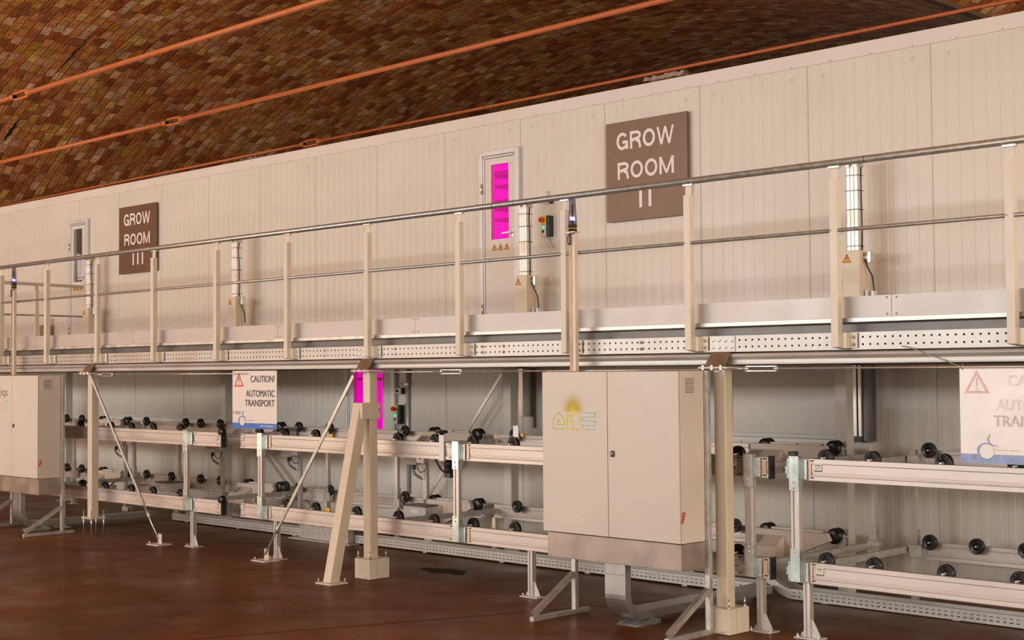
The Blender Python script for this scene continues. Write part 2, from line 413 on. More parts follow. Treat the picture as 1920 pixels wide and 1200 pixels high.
# ------------------------------------------------------------------ structure: the two vault bays
VR, VX, VZ = 18.0, -.96*18, 1.9-.62*18
def vault(name, cx, ph0, ph1):
    ph0, ph1 = R(ph0), R(ph1); ns = 90; ys = [-16+61*i/6 for i in range(7)]
    v = []; uvs = []
    for layer, rad in ((0, VR), (1, VR+.25)):
        for i in range(ns+1):
            ph = ph0+(ph1-ph0)*i/ns
            for y in ys: v.append((cx+rad*math.sin(ph), y, VZ+rad*math.cos(ph))); uvs.append((VR*ph+50, y+20))
    k = len(ys); N = (ns+1)*k; f = []
    for i in range(ns):
        for j in range(k-1):
            a = i*k+j; f.append((a, a+1, a+k+1, a+k)); f.append((N+a, N+a+k, N+a+k+1, N+a+1))
    me = bpy.data.meshes.new(name); me.from_pydata(v, [], f); me.update()
    ul = me.uv_layers.new(name='UVMap')
    for p in me.polygons:
        p.use_smooth = True
        for li in p.loop_indices: ul.data[li].uv = uvs[me.loops[li].vertex_index]
    me.materials.append(M['brick'])
    o = bpy.data.objects.new(name, me); COL.objects.link(o); o['kind'] = 'structure'; return o
o = vault('ceiling', VX, -52, 33)
vault('ceiling_bay', VX+2*VR*math.sin(R(33)), -33, 52)
xs = VX+VR*math.sin(R(33)); zs = VZ+VR*math.cos(R(33))
struct(MB().box(xs-.05, xs+.05, -16, 45, zs-.02, zs+.03).build('trim_springer_beam', M['brown']))
xl = VX-VR*math.sin(R(52))
struct(MB().box(xl-.4, xl+.05, -16, 45, 0, VZ+VR*math.cos(R(52))+.1).build('wall_left', M['brick']))

def crack(y, ph0, ph1, w, label):
    v = []; n = 10
    for i in range(n+1):
        ph = R(ph0+(ph1-ph0)*i/n); k = math.sin(math.pi*i/n)*w+.004; rr = VR-.012
        for s in (-1, 1): v.append((VX+rr*math.sin(ph), y+s*k+.015*math.sin(i*2.1), VZ+rr*math.cos(ph)))
    m = MB().add(v, [(2*i, 2*i+1, 2*i+3, 2*i+2) for i in range(n)])
    o = m.build('trim_vault_crack', M['dark']); o['kind'] = 'structure'
crack(.686*VR, -29.6, -27.2, .03, ''); crack(.687*VR+.0, -22.2, -17.5, .012, '')

# orange tie rods across the vault
def tie_rod(y, z, r, xt, zl, zr, label):
    t = thing('tie_rod', label, 'tie rod', (-10, y, z), 'orange tie rods under the vault')
    # the long rods sag a few centimetres
    L_ = lambda x: (x, y, z + (zl if x < xt else zr)*min(1, abs(x-xt)/10.5))
    m = MB(); m.tube([L_(-27.2), L_(-24), L_(-21), L_(xt-.22)], r, 16); m.tube([L_(xt+.22), L_(-12), L_(-9), L_(-6), L_(-3), L_(13)], r, 16); m.build('rod', M['orange'], t)
    m = MB()
    for s in (-1, 1):
        m.tube([(xt-.20, y, z+s*.012), (xt-.15, y, z+s*.036), (xt, y, z+s*.042), (xt+.15, y, z+s*.036), (xt+.20, y, z+s*.012)], .014, 10)
        m.lathe((xt+s*.2-.04, y, z), (1, 0, 0), [(.0, 0), (.036, 0), (.036, .08), (0, .08)], 12)
        m.cyl((xt+s*.16, y, z), (xt+s*.26, y, z), r)
    m.build('turnbuckle', M['orange'], t)
    return t
RZ = 1.9+3.3
tie_rod(7.70, RZ, .027, -15.86, 0, .02, 'thick orange tie rod high up, nearest, leaving the picture at the upper left')
tie_rod(9.95, RZ, .027, -16.18, .02, .035, 'thick orange tie rod crossing the picture under the brick vault, the middle one')
tie_rod(12.32, RZ-.005, .019, -16.37, -.055, .045, 'thin orange tie rod running just above the top edge of the white wall')

# ------------------------------------------------------------------ structure: grow-room wall with micro-ribs and real openings
P0 = -9.448; PITCH = 1.202
openings = [(-11.075, -10.80, 3.33, 4.15), (-20.375, -20.107, 3.33, 4.15), (-13.47, -12.925, 1.23, 2.05)]
def wall_profile():
    pts = []
    k0 = math.floor((XL-P0)/PITCH)-1
    x = P0+k0*PITCH
    while x < XR+PITCH:
        pts += [(x-.005, 0), (x-.0015, .007), (x+.0015, .007), (x+.005, 0)]
        n = 20; w = (PITCH-.03)/n
        for i in range(n):
            a = x+.015+i*w
            d = .0015 if i % 2 else .0
            pts += [(a+.003, d), (a+w-.003, d)]
        x += PITCH
    return [p for p in pts if XL <= p[0] <= XR]
def build_wall():
    prof = wall_profile()
    cuts = sorted({c for o in openings for c in o[:2]})
    for c in cuts:
        for i in range(len(prof)-1):
            if prof[i][0] < c < prof[i+1][0]:
                t = (c-prof[i][0])/(prof[i+1][0]-prof[i][0])
                prof.insert(i+1, (c, prof[i][1]*(1-t)+prof[i+1][1]*t)); break
    mb = MB(); zt = 4.62
    for (xa, ya), (xb, yb) in zip(prof, prof[1:]):
        if xb-xa < 1e-6: continue
        segs = [(0, zt)]
        for o0, o1, z0, z1 in openings:
            if xa >= o0-1e-6 and xb <= o1+1e-6: segs = [(0, z0), (z1, zt)]
        for z0, z1 in segs:
            mb.add([(xa, YW+ya, z0), (xb, YW+yb, z0), (xb, YW+yb, z1), (xa, YW+ya, z1)], [(0, 1, 2, 3)])
    # opening reveals, top, back skin
    for o0, o1, z0, z1 in openings:
        mb.add([(o0, YW, z0), (o0, YW+.02, z0), (o0, YW+.02, z1), (o0, YW, z1)], [(0, 1, 2, 3)])
        mb.add([(o1, YW, z0), (o1, YW+.02, z0), (o1, YW+.02, z1), (o1, YW, z1)], [(0, 1, 2, 3)])
        mb.add([(o0, YW, z0), (o1, YW, z0), (o1, YW+.02, z0), (o0, YW+.02, z0)], [(0, 1, 2, 3)])
        mb.add([(o0, YW, z1), (o1, YW, z1), (o1, YW+.02, z1), (o0, YW+.02, z1)], [(0, 1, 2, 3)])
    o = mb.build('wall_back', M['panel'])
    o['kind'] = 'structure'; return o
build_wall()
# roof slab of the grow rooms and end wall
struct(MB().box(XL, XR, YW+.02, 22, 4.5, 4.66).build('trim_roof_slab', M['soffit']))
struct(MB().box(XL-.1, XL, YW, 22, 0, 4.66).build('wall_end', M['panel']))
# flashing with screws
fl = struct(MB().box(XL, XR, YW-.012, YW+.16, 4.60, 4.725).build('trim_flashing', M['flash'], bevel=.003))
m = MB()
x = XL+.2
while x < XR:
    m.lathe((x, YW-.012, 4.612), (0, -1, 0), [(.007, 0), (.007, .004), (0, .005)], 6); x += .4
m.build('screw', M['galv'], fl)
m = MB(); x = P0+PITCH*(-8)
while x < XR:
    for dx in (-.16, .17):
        m.lathe((x+dx, YW+.002, 4.50), (0, -1, 0), [(.022, 0), (.016, .008), (0, .011)], 12)
    x += PITCH
m.build('bolt_cap', M['panel'], fl)
# crumpled plastic wrap lying on the roof edge
def wrap(x0, x1, h, seed, label):
    random.seed(seed); bm = MB(); n = 14; k = 4; v = []
    for i in range(n+1):
        for j in range(k+1):
            v.append((x0+(x1-x0)*i/n, YW+.005+.14*j/k, 4.728+h*math.sin(math.pi*(j+.4)/(k+.8))*(.55+.6*random.random())))
    f = [(i*(k+1)+j, i*(k+1)+j+1, (i+1)*(k+1)+j+1, (i+1)*(k+1)+j) for i in range(n) for j in range(k)]
    bm.add(v, f)
    base = [(x0, YW+.005, 4.727), (x1, YW+.005, 4.727), (x1, YW+.145, 4.727), (x0, YW+.145, 4.727)]
    bm.add(base, [(0, 1, 2, 3)])
    tag(bm.build('plastic_wrap', M['foil']), label, 'plastic wrap')
wrap(-8.95, -8.46, .085, 2, 'crumpled clear plastic wrap on the roof edge above the right grow room sign')
wrap(-15.95, -15.55, .045, 5, 'small flat scrap of plastic wrap on the roof edge far left')

# ------------------------------------------------------------------ doors
def warn_tri(mb1, mb2, cx, cz, s, y):
    mb1.prism([(cx-s, cz-s*.85), (cx+s, cz-s*.85), (cx, cz+s*.95)], 'y', y-.0015, y)
    k = s*.78
    for a, b in (((cx-k, cz-s*.72), (cx+k, cz-s*.72)), ((cx+k, cz-s*.72), (cx, cz+s*.74)), ((cx, cz+s*.74), (cx-k, cz-s*.72))):
        mb2.beam((a[0], y-.002, a[1]), (b[0], y-.002, b[1]), .001, s*.12, up=(b[1]-a[1], 0, a[0]-b[0]))
    mb2.box(cx-s*.08, cx+s*.08, y-.003, y-.0015, cz-s*.3, cz+s*.32); mb2.box(cx-s*.08, cx+s*.08, y-.003, y-.0015, cz-s*.55, cz-s*.42)
def door(idx, x0, x1, z0, z1, gx0, gx1, gz0, gz1, label, stickers=None, handle=True, glow=True):
    t = thing('door_%d' % idx, label, 'door', ((x0+x1)/2, YW, z0)); t['kind'] = 'structure'
    y = YW
    m = MB(); w = .055
    for a, b in ((x0, x0+w), (x1-w, x1)): m.box(a, b, y-.05, y, z0, z1); 
    m.box(x0+w, x1-w, y-.05, y, z1-w, z1)
    m.build('frame', M['frame'], t, bevel=.006)
    m = MB(); w2 = .025
    for a, b in ((x0+w+.004, x0+w+w2), (x1-w-w2, x1-w-.004)): m.box(a, b, y-.042, y-.001, z0, z1-w)
    m.box(x0+w+.004, x1-w-.004, y-.042, y-.001, z1-w-w2, z1-w-.004)
    m.build('inner_frame', M['frame'], t, bevel=.004)
    a0, a1, b1 = x0+w+w2+.004, x1-w-w2-.004, z1-w-w2-.006
    m = MB(); yf = y-.030
    for r in ((a0, gx0, z0, b1), (gx1, a1, z0, b1), (gx0, gx1, z0, gz0), (gx0, gx1, gz1, b1)):
        m.box(r[0], r[1], yf, y-.001, r[2], r[3])
    m.build('leaf', M['doorpaint'], t)
    m = MB(); e = .012
    for r in ((gx0-e, gx0, gz0-e, gz1+e), (gx1, gx1+e, gz0-e, gz1+e), (gx0, gx1, gz0-e, gz0), (gx0, gx1, gz1, gz1+e)):
        m.box(r[0], r[1], yf-.006, yf, r[2], r[3])
    m.build('window_bead', M['white'], t)
    MB().box(gx0, gx1, y-.027, y-.022, gz0, gz1).build('window_pane', M['pane'] if idx == 2 else M['pane_glow'], t)
    if handle:
        hz = gz0+.06 if idx != 3 else 1.2
        if idx != 3:
            m = MB(); hx = x1-.10
            m.box(hx-.012, hx+.014, yf-.010, yf, hz-.045, hz+.02)
            m.cyl((hx, yf, hz), (hx, yf-.05, hz), .009); m.beam((hx+.01, yf-.05, hz), (hx-.125, yf-.05, hz-.003), .012, .017)
            m.build('handle', M['hub'], t, bevel=.002)
    m = MB()
    for hz in (z0+.25, (z0+z1)/2+.55):
        m.cyl((x0+.052, y-.055, hz), (x0+.052, y-.055, hz+.11), .010)
    m.build('hinge', M['hub'], t)
    if stickers:
        m1 = MB(); m2 = MB()
        for sx in stickers[0]: warn_tri(m1, m2, sx, stickers[1], .042, yf)
        m1.build('warning_sticker', M['warn'], t); m2.build('sticker_print', M['ink'], t)
    return t
D1 = door(1, -11.254, -10.640, 2.27, 4.305, -11.075, -10.80, 3.33, 4.15, 'narrow white door with a tall magenta lit window on the upper walkway',
          ([-11.03, -10.935, -10.84], 3.245))
D2 = door(2, -20.53, -19.93, 2.27, 4.29, -20.375, -20.107, 3.33, 4.15, 'narrow white door with a dark window at the far left of the upper walkway',
          ([-20.34, -20.245, -20.15], 3.235))
D3 = door(3, -13.64, -12.70, 0.02, 2.12, -13.47, -12.925, 1.23, 2.05, 'lower level door with a broad magenta lit window behind the middle column', handle=False)
# the pink-lit rooms seen through the panes
def grow_interior(o0, o1, z0, z1, name, label, tiers):
    t = thing(name, label, 'grow room interior', ((o0+o1)/2, YW+.021, z0)); t['kind'] = 'structure'
    a0, a1, c0, c1 = o0-.5, o1+.5, z0-.25, z1+.25; yb = YW+1.1
    m = MB()
    m.add([(a0, yb, c0), (a1, yb, c0), (a1, yb, c1), (a0, yb, c1)], [(0, 1, 2, 3)])
    m.build('lamp_wall', M['magenta'], t)
    m = MB()
    for x in (a0, a1): m.add([(x, YW+.021, c0), (x, yb, c0), (x, yb, c1), (x, YW+.021, c1)], [(0, 1, 2, 3)])
    for z in (c0, c1): m.add([(a0, YW+.021, z), (a1, YW+.021, z), (a1, yb, z), (a0, yb, z)], [(0, 1, 2, 3)])
    # front skin around the opening
    y = YW+.021
    for r in ((a0, o0, c0, c1), (o1, a1, c0, c1), (o0, o1, c0, z0), (o0, o1, z1, c1)):
        m.add([(r[0], y, r[2]), (r[1], y, r[2]), (r[1], y, r[3]), (r[0], y, r[3])], [(0, 1, 2, 3)])
    m.build('room_shell', emis('magenta_lit_lining', (1, 0, .62), .85, .05), t)
    m = MB()
    for z, h in tiers: m.box(a0+.05, a1-.05, YW+.35, YW+.85, z, z+h)
    if tiers: m.build('shelf', M['mshelf'], t)
grow_interior(-11.075, -10.80, 3.33, 4.15, 'trim_upper_interior', 'magenta lit shelves seen through the upper door window', [(4.10, .05), (3.98, .012), (3.72, .10), (3.60, .015), (3.30, .03)])
grow_interior(-13.47, -12.925, 1.23, 2.05, 'trim_lower_interior', 'magenta lit room seen through the lower door window', [(1.80, .035)])
t = thing('trim_dark_interior', 'dark interior behind the far left door window', 'interior', (-20.24, YW+.1, 3.3)); t['kind'] = 'structure'
MB().box(-20.6, -19.9, YW+.021, YW+.6, 3.2, 4.3).build('dark_room', M['darkglass'], t)
MB().prism([(-20.34, 3.36), (-20.12, 3.36), (-20.12, 3.72), (-20.36, 3.78)], 'y', YW+.012, YW+.0205).build('pale_patch', M['paleblue'], t)  # pale blue lower part of the dark window

# ------------------------------------------------------------------ grow room signs
def grow_sign(x0, x1, z0, z1, bars, label):
    t = thing('room_sign', label, 'sign', ((x0+x1)/2, YW-.04, z0)); w, h = x1-x0, z1-z0; y = YW-.05
    MB().box(x0, x1, y, y+.022, z0, z1).build('board', M['sign'], t, bevel=.002)
    m = MB()
    for a in (.12, .88):
        for b in (.12, .88): m.cyl((x0+w*a, y+.02, z0+h*b), (x0+w*a, YW+.003, z0+h*b), .012)
    m.build('spacer', M['galv'], t)
    sign_text('GROW', x0+.135*w, x0+.845*w, z1-.285*h, z1-.11*h, y).build('lettering', M['letter'], t)
    sign_text('ROOM', x0+.145*w, x0+.845*w, z1-.58*h, z1-.41*h, y).build('lettering', M['letter'], t)
    m = MB()
    for b in bars: m.box(x0+(b-.017)*w, x0+(b+.017)*w, y-.0015, y, z1-.88*h, z1-.705*h)
    m.build('numeral', M['letter'], t)
grow_sign(-9.393, -8.366, 3.382, 4.375, (.433, .548), 'large brown sign reading GROW ROOM II on the white wall')
grow_sign(-18.971, -17.94, 3.374, 4.360, (.395, .52, .645), 'large brown sign reading GROW ROOM III on the white wall')

# ------------------------------------------------------------------ vertical actuators on the upper wall
def make_actuator():
    t = thing('lift_actuator', '', 'actuator', (0, 10.6, 2.27), 'vertical actuators along the upper wall')
    y0 = 10.55
    m = MB(); m.box(-.09, .075, y0-.07, y0+.09, 2.27, 2.895)
    m.build('housing', M['cream'], t, bevel=.004)
    m = MB()
    for dx in (-.036, 0, .036): m.box(dx-.016, dx+.016, y0-.045, y0+.045, 2.895, 3.61)
    m.box(-.05, .05, y0-.035, y0+.04, 2.895, 3.60)
    m.build('mast', M['mast'], t, bevel=.003)
    m = MB()
    for z in (2.93, 3.08, 3.24, 3.40, 3.53):
        m.box(-.056, .056, y0-.049, y0+.049, z, z+.006)
    m.build('cable_tie', M['black'], t)
    m = MB(); m.box(-.056, -.02, y0-.055, y0+.05, 3.60, 3.645); m.box(.02, .056, y0-.055, y0+.05, 3.60, 3.645)
    m.box(-.02, .02, y0-.03, y0+.03, 3.60, 3.66)
    m.cyl((-.04, y0-.05, 3.665), (.04, y0-.05, 3.665), .012); m.cyl((.05, y0-.02, 3.64), (.075, y0-.02, 3.64), .016)
    m.box(-.045, .045, y0-.01, y0+.02, 3.645, 3.69)
    m.build('top_pulley', M['galv'], t)
    m = MB(); m.box(.075, .15, y0+.0, y0+.012, 2.82, 2.85); m.box(.13, .155, y0-.03, y0+.03, 2.79, 2.88); m.build('wall_bracket', M['hub'], t, bevel=.002)
    m = MB(); m.box(-.12, -.09, y0-.01, y0+.04, 2.79, 2.87); m.build('wall_bracket', M['hub'], t, bevel=.002)
    m1 = MB(); m2 = MB(); warn_tri(m1, m2, -.045, 2.83, .045, y0-.07)
    s = m1.build('warning_sticker', M['warn'], t); m2.build('sticker_print', M['ink'], t)
    m = MB(); m.tube([(.062, y0, 3.60), (.072, y0-.02, 3.50), (.062, y0, 3.3), (.066, y0, 3.1), (.062, y0, 2.90)], .006)
    m.tube([(.062, y0, 2.90), (.10, y0+.02, 2.75), (.135, y0+.03, 2.68), (.15, y0+.03, 2.56), (.15, y0+.03, 2.54)], .007)
    m.build('cable', M['black'], t)
    m = MB(); m.box(.085, .115, y0-.01, y0+.05, 2.27, 2.56); m.box(.14, .165, y0+.0, y0+.06, 2.27, 2.55); m.box(.12, .18, y0+.02, y0+.04, 2.47, 2.50)
    m.build('conduit', M['frame'], t)
    return t
A = make_actuator()
acts = [(-15.62, 'white vertical actuator on the upper wall alone between the brown signs'), (-6.43, 'white vertical actuator on the upper wall, rightmost'),
        (-10.34, 'white vertical actuator beside the upper magenta door'), (-19.46, 'white vertical actuator beside the dark window door at far left')]
for i, (x, lab) in enumerate(acts):
    if i == 0: A.location.x = x; A['label'] = lab
    else: dup(A, (x, 10.6, 2.27), lab)

# ------------------------------------------------------------------ emergency stop stations
def estop(x, z, label):
    t = thing('control_station', label, 'control box', (x, YW, z)); y = YW
    MB().box(x-.045, x+.075, y-.02, y-.001, z-.12, z+.14).build('back_plate', M['frame'], t, bevel=.002)
    MB().box(x+.03, x+.065, y-.10, y-.02, z-.10, z+.12).build('side_cover', M['black'], t, bevel=.006)
    MB().box(x-.04, x+.03, y-.10, y-.02, z-.10, z+.03).build('button_box', M['box'], t, bevel=.004)
    MB().box(x-.04, x+.03, y-.10, y-.02, z+.032, z+.12).build('yellow_cover', M['yellow'], t, bevel=.004)
    m = MB(); m.cyl((x-.01, y-.10, z+.075), (x-.01, y-.125, z+.075), .012); m.lathe((x-.01, y-.125, z+.075), (0, -1, 0), [(.024, 0), (.028, .006), (.026, .018), (0, .022)], 20)
    m.build('stop_button', M['red'], t)
    MB().lathe((x-.008, y-.10, z+.0), (0, -1, 0), [(.014, 0), (.014, .008), (0, .010)], 16).build('green_lamp', M['green'], t)
    MB().lathe((x-.008, y-.10, z-.045), (0, -1, 0), [(.013, 0), (.013, .008), (0, .010)], 16).build('black_button', M['black'], t)
    m = MB(); m.tube([(x, y-.06, z-.10), (x, y-.06, z-.14), (x+.012, y-.05, z-.18), (x+.03, y-.035, z-.20), (x+.045, y-.02, z-.20)], .014)
    m.build('conduit', M['box'], t)
estop(-10.22, 3.40, 'grey and yellow stop button box with a red button beside the upper magenta door')
estop(-12.62, 1.40, 'grey and yellow stop button box with a red button beside the lower magenta door')
estop(-19.76, 3.43, 'stop button box with a red button beside the far left dark window door')
def limit_switch(x, z, label):
    t = thing('limit_switch', label, 'switch', (x, YW, z)); y = YW
    MB().box(x-.06, x+.045, y-.045, y-.001, z-.035, z+.035).build('body', M['box'], t, bevel=.004)
    MB().box(x+.045, x+.065, y-.05, y-.001, z-.035, z+.04).build('cover', M['black'], t, bevel=.003)
    MB().lathe((x-.02, y-.045, z), (0, -1, 0), [(.018, 0), (.018, .008), (0, .012)], 16).build('knob', M['black'], t)
    MB().tube([(x, y-.02, z+.03), (x, y-.02, z+.07), (x+.01, y-.02, z+.10)], .006).build('lever', M['galv'], t)
limit_switch(-10.24, 3.685, 'small grey switch box on the wall right of the upper magenta door, under the handrail')
limit_switch(-12.63, 1.68, 'small grey switch on the wall beside the lower magenta door')
# low box at far left on the walkway
t = thing('control_station', 'small olive and grey box standing near the wall at the far left of the walkway', 'control box', (-21.1, 10.7, 2.27))
MB().box(-21.2, -21.05, 10.62, 10.74, 2.27, 2.68).build('body', M['olive'], t, bevel=.005)
MB().box(-21.16, -21.09, 10.64, 10.70, 2.68, 2.80).build('cap', M['box'], t, bevel=.005)

# ------------------------------------------------------------------ walkway
BX0, BX1 = -27.0, -1.6
wk = thing('walkway', 'long raised steel walkway with perforated edge beam and toe boards along the white wall', 'walkway', (-12, 9.5, 1.93))
MB().box(BX0, BX1, 8.44, YW-.005, 2.215, 2.262).build('deck', M['galv'], wk)
seams = [-25.5, -22.5, -19.35, -16.9, -14.55, -11.75, -9.65, -4.87, BX1]
a = BX0
m = MB()
for s in seams: m.box(a, s-.004, 8.425, 8.437, 2.243, 2.388); a = s
m.build('toe_board', M['toe'], wk)
m = MB()
for s in seams[:-1]:
    for dx in (-.035, .035):
        for z in (2.262, 2.372): m.lathe((s+dx, 8.425, z), (0, -1, 0), [(.008, 0), (.006, .004), (0, .005)], 8)
m.build('screw', M['tube'], wk)
MB().box(BX0, BX1, 8.40, 8.44, 2.212, 2.243).build('edge_strip', M['galv'], wk, bevel=.002)
MB().box(BX0, BX1, 8.50, 8.53, 2.145, 2.214).build('upstand', M['recess'], wk)
# perforated web: real holes
def perforated(x0, x1, y, z0, z1, rows, pitch, hw, hh, name, m, parent, skip=()):
    mb = MB(); n = int((x1-x0)/pitch)
    zs_ = [z0]+[v for r in rows for v in (r-hh/2, r+hh/2)]+[z1]
    for i in range(n):
        a = x0+i*pitch; b = a+pitch; c = (a+b)/2
        for j in range(len(zs_)-1):
            if j % 2 == 0: q = [(a, b)]
            else: q = [(a, c-hw/2), (c+hw/2, b)]
            for p, r in q:
                mb.add([(p, y, zs_[j]), (r, y, zs_[j]), (r, y, zs_[j+1]), (p, y, zs_[j+1])], [(0, 1, 2, 3)])
    o = mb.build(name, m, parent)
    sol = o.modifiers.new('thickness', 'SOLIDIFY'); sol.thickness = .003; sol.offset = 0
    return o
perforated(BX0, BX1, 8.40, 2.028, 2.145, (2.063, 2.112), .056, .015, .013, 'perforated_web', M['perf'], wk)
m = MB(); m.box(BX0, BX1, 8.402, 8.46, 2.143, 2.146); m.box(BX0, BX1, 8.402, 8.46, 2.027, 2.030); m.box(BX0, BX1, 8.46, 8.463, 2.027, 2.146)
m.build('beam_flange', M['recess'], wk)
# lower rolled channel: bright rounded lip on top, darker face below
m = MB(); pr = [(8.40, 2.018), (8.385, 2.010), (8.380, 1.995), (8.388, 1.982), (8.405, 1.976), (8.40, 1.970), (8.40, 1.946), (8.385, 1.943), (8.385, 1.938), (8.46, 1.938), (8.46, 2.018)]
m.prism(pr, 'x', BX0, BX1); m.build('lower_channel', M['perf'], wk)
MB().box(BX0, BX1, 8.47, YW-.02, 2.03, 2.05).build('soffit', M['soffit'], wk)
m = MB(); x = BX0+.3
while x < BX1: m.box(x, x+.05, 8.47, YW-.02, 1.945, 2.03); x += 1.2
m.build('joist', M['recess'], wk)
MB().box(BX0, BX1, 10.55, 10.61, 1.93, 2.03).build('rear_bearer', M['recess'], wk)
MB().box(BX0, BX1, 9.4, 9.46, 1.94, 2.03).build('middle_bearer', M['recess'], wk)
# splice plates with bolts on the web
def splice(x0, x1, n, cols=2):
    m = MB(); m.box(x0, x1, 8.392, 8.398, 2.03, 2.143); sp = m.build('splice_plate', M['perf'], wk, bevel=.001)
    m = MB()
    for i in range(n):
        x = x0+(i+.5)*(x1-x0)/n
        for z in (2.063, 2.112): m.lathe((x, 8.392, z), (0, -1, 0), [(.013, 0), (.013, .006), (.007, .007), (.006, .014), (0, .015)], 6, False)
    m.build('bolt', M['hub'], sp)
splice(-6.345, -6.12, 4); splice(-10.44, -10.26, 3); splice(-15.62, -15.45, 3)
m = MB()
for x in (-20.2, -17.2, -14.9, -13.2, -12.6, -10.95, -9.9, -8.75, -8.5, -7.0, -3.6):
    for z in (2.063, 2.112): m.lathe((x, 8.398, z), (0, -1, 0), [(.013, 0), (.013, .006), (.006, .010), (0, .014)], 6, False)
m.build('web_bolt', M['hub'], wk)

# guard rail on the walkway edge
gr = thing('guard_rail', 'long guard rail with round steel rails and cream posts along the walkway front', 'railing', (-12, 8.33, 2.03))
MB().cyl((-27, 8.34, 3.295), (BX1, 8.34, 3.295), .0245, n=20).build('top_rail', M['tube'], gr)
m = MB(); m.cyl((-27, 8.335, 2.835), (BX1, 8.335, 2.835), .0135, n=14); m.build('middle_rail', M['tube'], gr)
m = MB()
for x in (-24.5, -18.1, -14.9, -11.62, -8.55, -8.3, -5.0, -3.1): m.cyl((x-.002, 8.34, 3.295), (x+.002, 8.34, 3.295), .0255, n=20)
m.build('rail_joint', M['dark'], gr)
def post(x):
    m = MB()
    m.prism([(x, 8.31), (x+.056, 8.31), (x+.056, 8.365), (x, 8.365)], 'z', 2.045, 3.19)
    m.prism([(x, 3.19), (x+.056, 3.19), (x+.056, 3.245), (x+.05, 3.262), (x+.006, 3.262), (x, 3.245)], 'y', 8.336, 8.345)
    p = m.build('post', M['post'], gr, bevel=.002)
    b = MB(); b.box(x-.016, x+.072, 8.322, 8.358, 3.258, 3.273); b.build('saddle', M['hub'], p, bevel=.002)
    b = MB(); b.prism([(x+.056, 8.345), (x+.095, 8.345), (x+.10, 8.385), (x+.155, 8.385), (x+.155, 8.391), (x+.094, 8.391), (x+.09, 8.351), (x+.056, 8.351)], 'z', 2.038, 2.142)
    b.add([(x, 8.31, 2.045), (x+.056, 8.31, 2.045), (x+.10, 8.385, 2.03), (x+.03, 8.385, 2.03)], [(0, 1, 2, 3)])
    b.build('bracket', M['post'], p)
    c = MB()
    for z in (2.063, 2.112): c.lathe((x+.13, 8.385, z), (0, -1, 0), [(.013, 0), (.013, .006), (.006, .010), (0, .014)], 6, False)
    c.lathe((x+.014, 8.31, 2.835), (0, -1, 0), [(.006, 0), (.006, .003), (0, .004)], 8)
    c.build('bolt', M['hub'], p)
for i in range(-8, 12): post(-16.475+1.2455*i)

# end rail at far left, crossing towards the wall
er = thing('guard_rail', 'short end rail closing the far left of the walkway and running to the wall', 'railing', (-20.1, 9.5, 2.26))
MB().cyl((-20.1, 8.45, 3.285), (-20.1, YW-.02, 3.245), .024).build('top_rail', M['cream'], er)
MB().cyl((-20.1, 8.45, 2.80), (-20.1, YW-.02, 2.79), .0135).build('middle_rail', M['tube'], er)
for y in (10.02, 8.75):
    m = MB(); m.box(-20.125, -20.075, y-.03, y+.03, 2.262, 3.17); m.box(-20.105, -20.095, y-.03, y+.03, 3.17, 3.235); m.build('post', M['post'], er, bevel=.003)

# ------------------------------------------------------------------ columns
def column(x, base, label, z0):
    t = thing('support_column', label, 'column', (x, 8.425, 0), 'front columns under the walkway')
    MB().box(x-.052, x+.048, 8.37, 8.462, z0, 1.908).build('shaft', M['cream'], t, bevel=.006)
    m = MB(); m.box(x-.14, x+.12, 8.30, 8.55, 1.908, 1.920); m.build('top_plate', M['post'], t)
    m = MB()
    for bx in (x-.11, x-.03, x+.05):
        m.cyl((bx, 8.315, 1.885), (bx, 8.315, 1.94), .006, n=8); m.lathe((bx, 8.315, 1.92), (0, 0, 1), [(0, 0), (.013, 0), (.013, .010), (0, .010)], 6, False)
        m.lathe((bx, 8.315, 1.898), (0, 0, 1), [(0, 0), (.012, 0), (.012, .010), (0, .010)], 6, False)
    m.build('top_bolt', M['hub'], t)
    m = MB(); m.add([(x-.095, 8.315, 1.922), (x+.085, 8.315, 1.922), (x+.10, 8.375, 2.024), (x-.075, 8.375, 2.024),
                     (x-.095, 8.323, 1.922), (x+.085, 8.323, 1.922), (x+.10, 8.379, 2.024), (x-.075, 8.379, 2.024)],
                    [(0, 1, 2, 3), (7, 6, 5, 4), (0, 4, 5, 1), (2, 6, 7, 3), (1, 5, 6, 2), (0, 3, 7, 4)])
    m.build('seat_bracket', M['brown'], t)
    if base == 'block':
        m = MB(); m.box(x-.105, x+.105, 8.31, 8.40, 0.003, .185); m.box(x-.105, x+.105, 8.404, 8.55, .003, .185)
        m.build('base_cover', M['post'], t, bevel=.003)
        MB().box(x+.02, x+.06, 8.305, 8.312, .012, .03).build('name_plate', M['galv'], t)
        m = MB()
        for bx in (x-.085, x+.085):
            for by in (8.335, 8.525):
                m.cyl((bx, by, .185), (bx, by, .255), .006, n=8); m.lathe((bx, by, .186), (0, 0, 1), [(0, 0), (.015, 0), (.015, .012), (0, .012)], 6, False)
        m.build('anchor_bolt', M['hub'], t)
    else:
        m = MB(); m.box(x-.11, x+.11, 8.325, 8.525, .205, .218); m.build('base_plate', M['post'], t)
        m = MB()
        for bx in (x-.09, x+.09):
            for by in (8.345, 8.505):
                m.cyl((bx, by, 0), (bx, by, .30), .0065, n=8)
                for z in (.19, .219): m.lathe((bx, by, z), (0, 0, 1), [(0, 0), (.015, 0), (.015, .013), (0, .013)], 6, False)
        m.build('anchor_bolt', M['hub'], t)
    return t
column(-6.245, 'block', 'cream square column on a boxed foot, right of the large two-door cabinet', .185)
C2 = column(-10.285, 'block', 'cream square column on a boxed foot with a leaning strut, in the middle', .185)
column(-15.44, 'rods', 'cream square column standing on long threaded rods beside the left cabinet', .218)
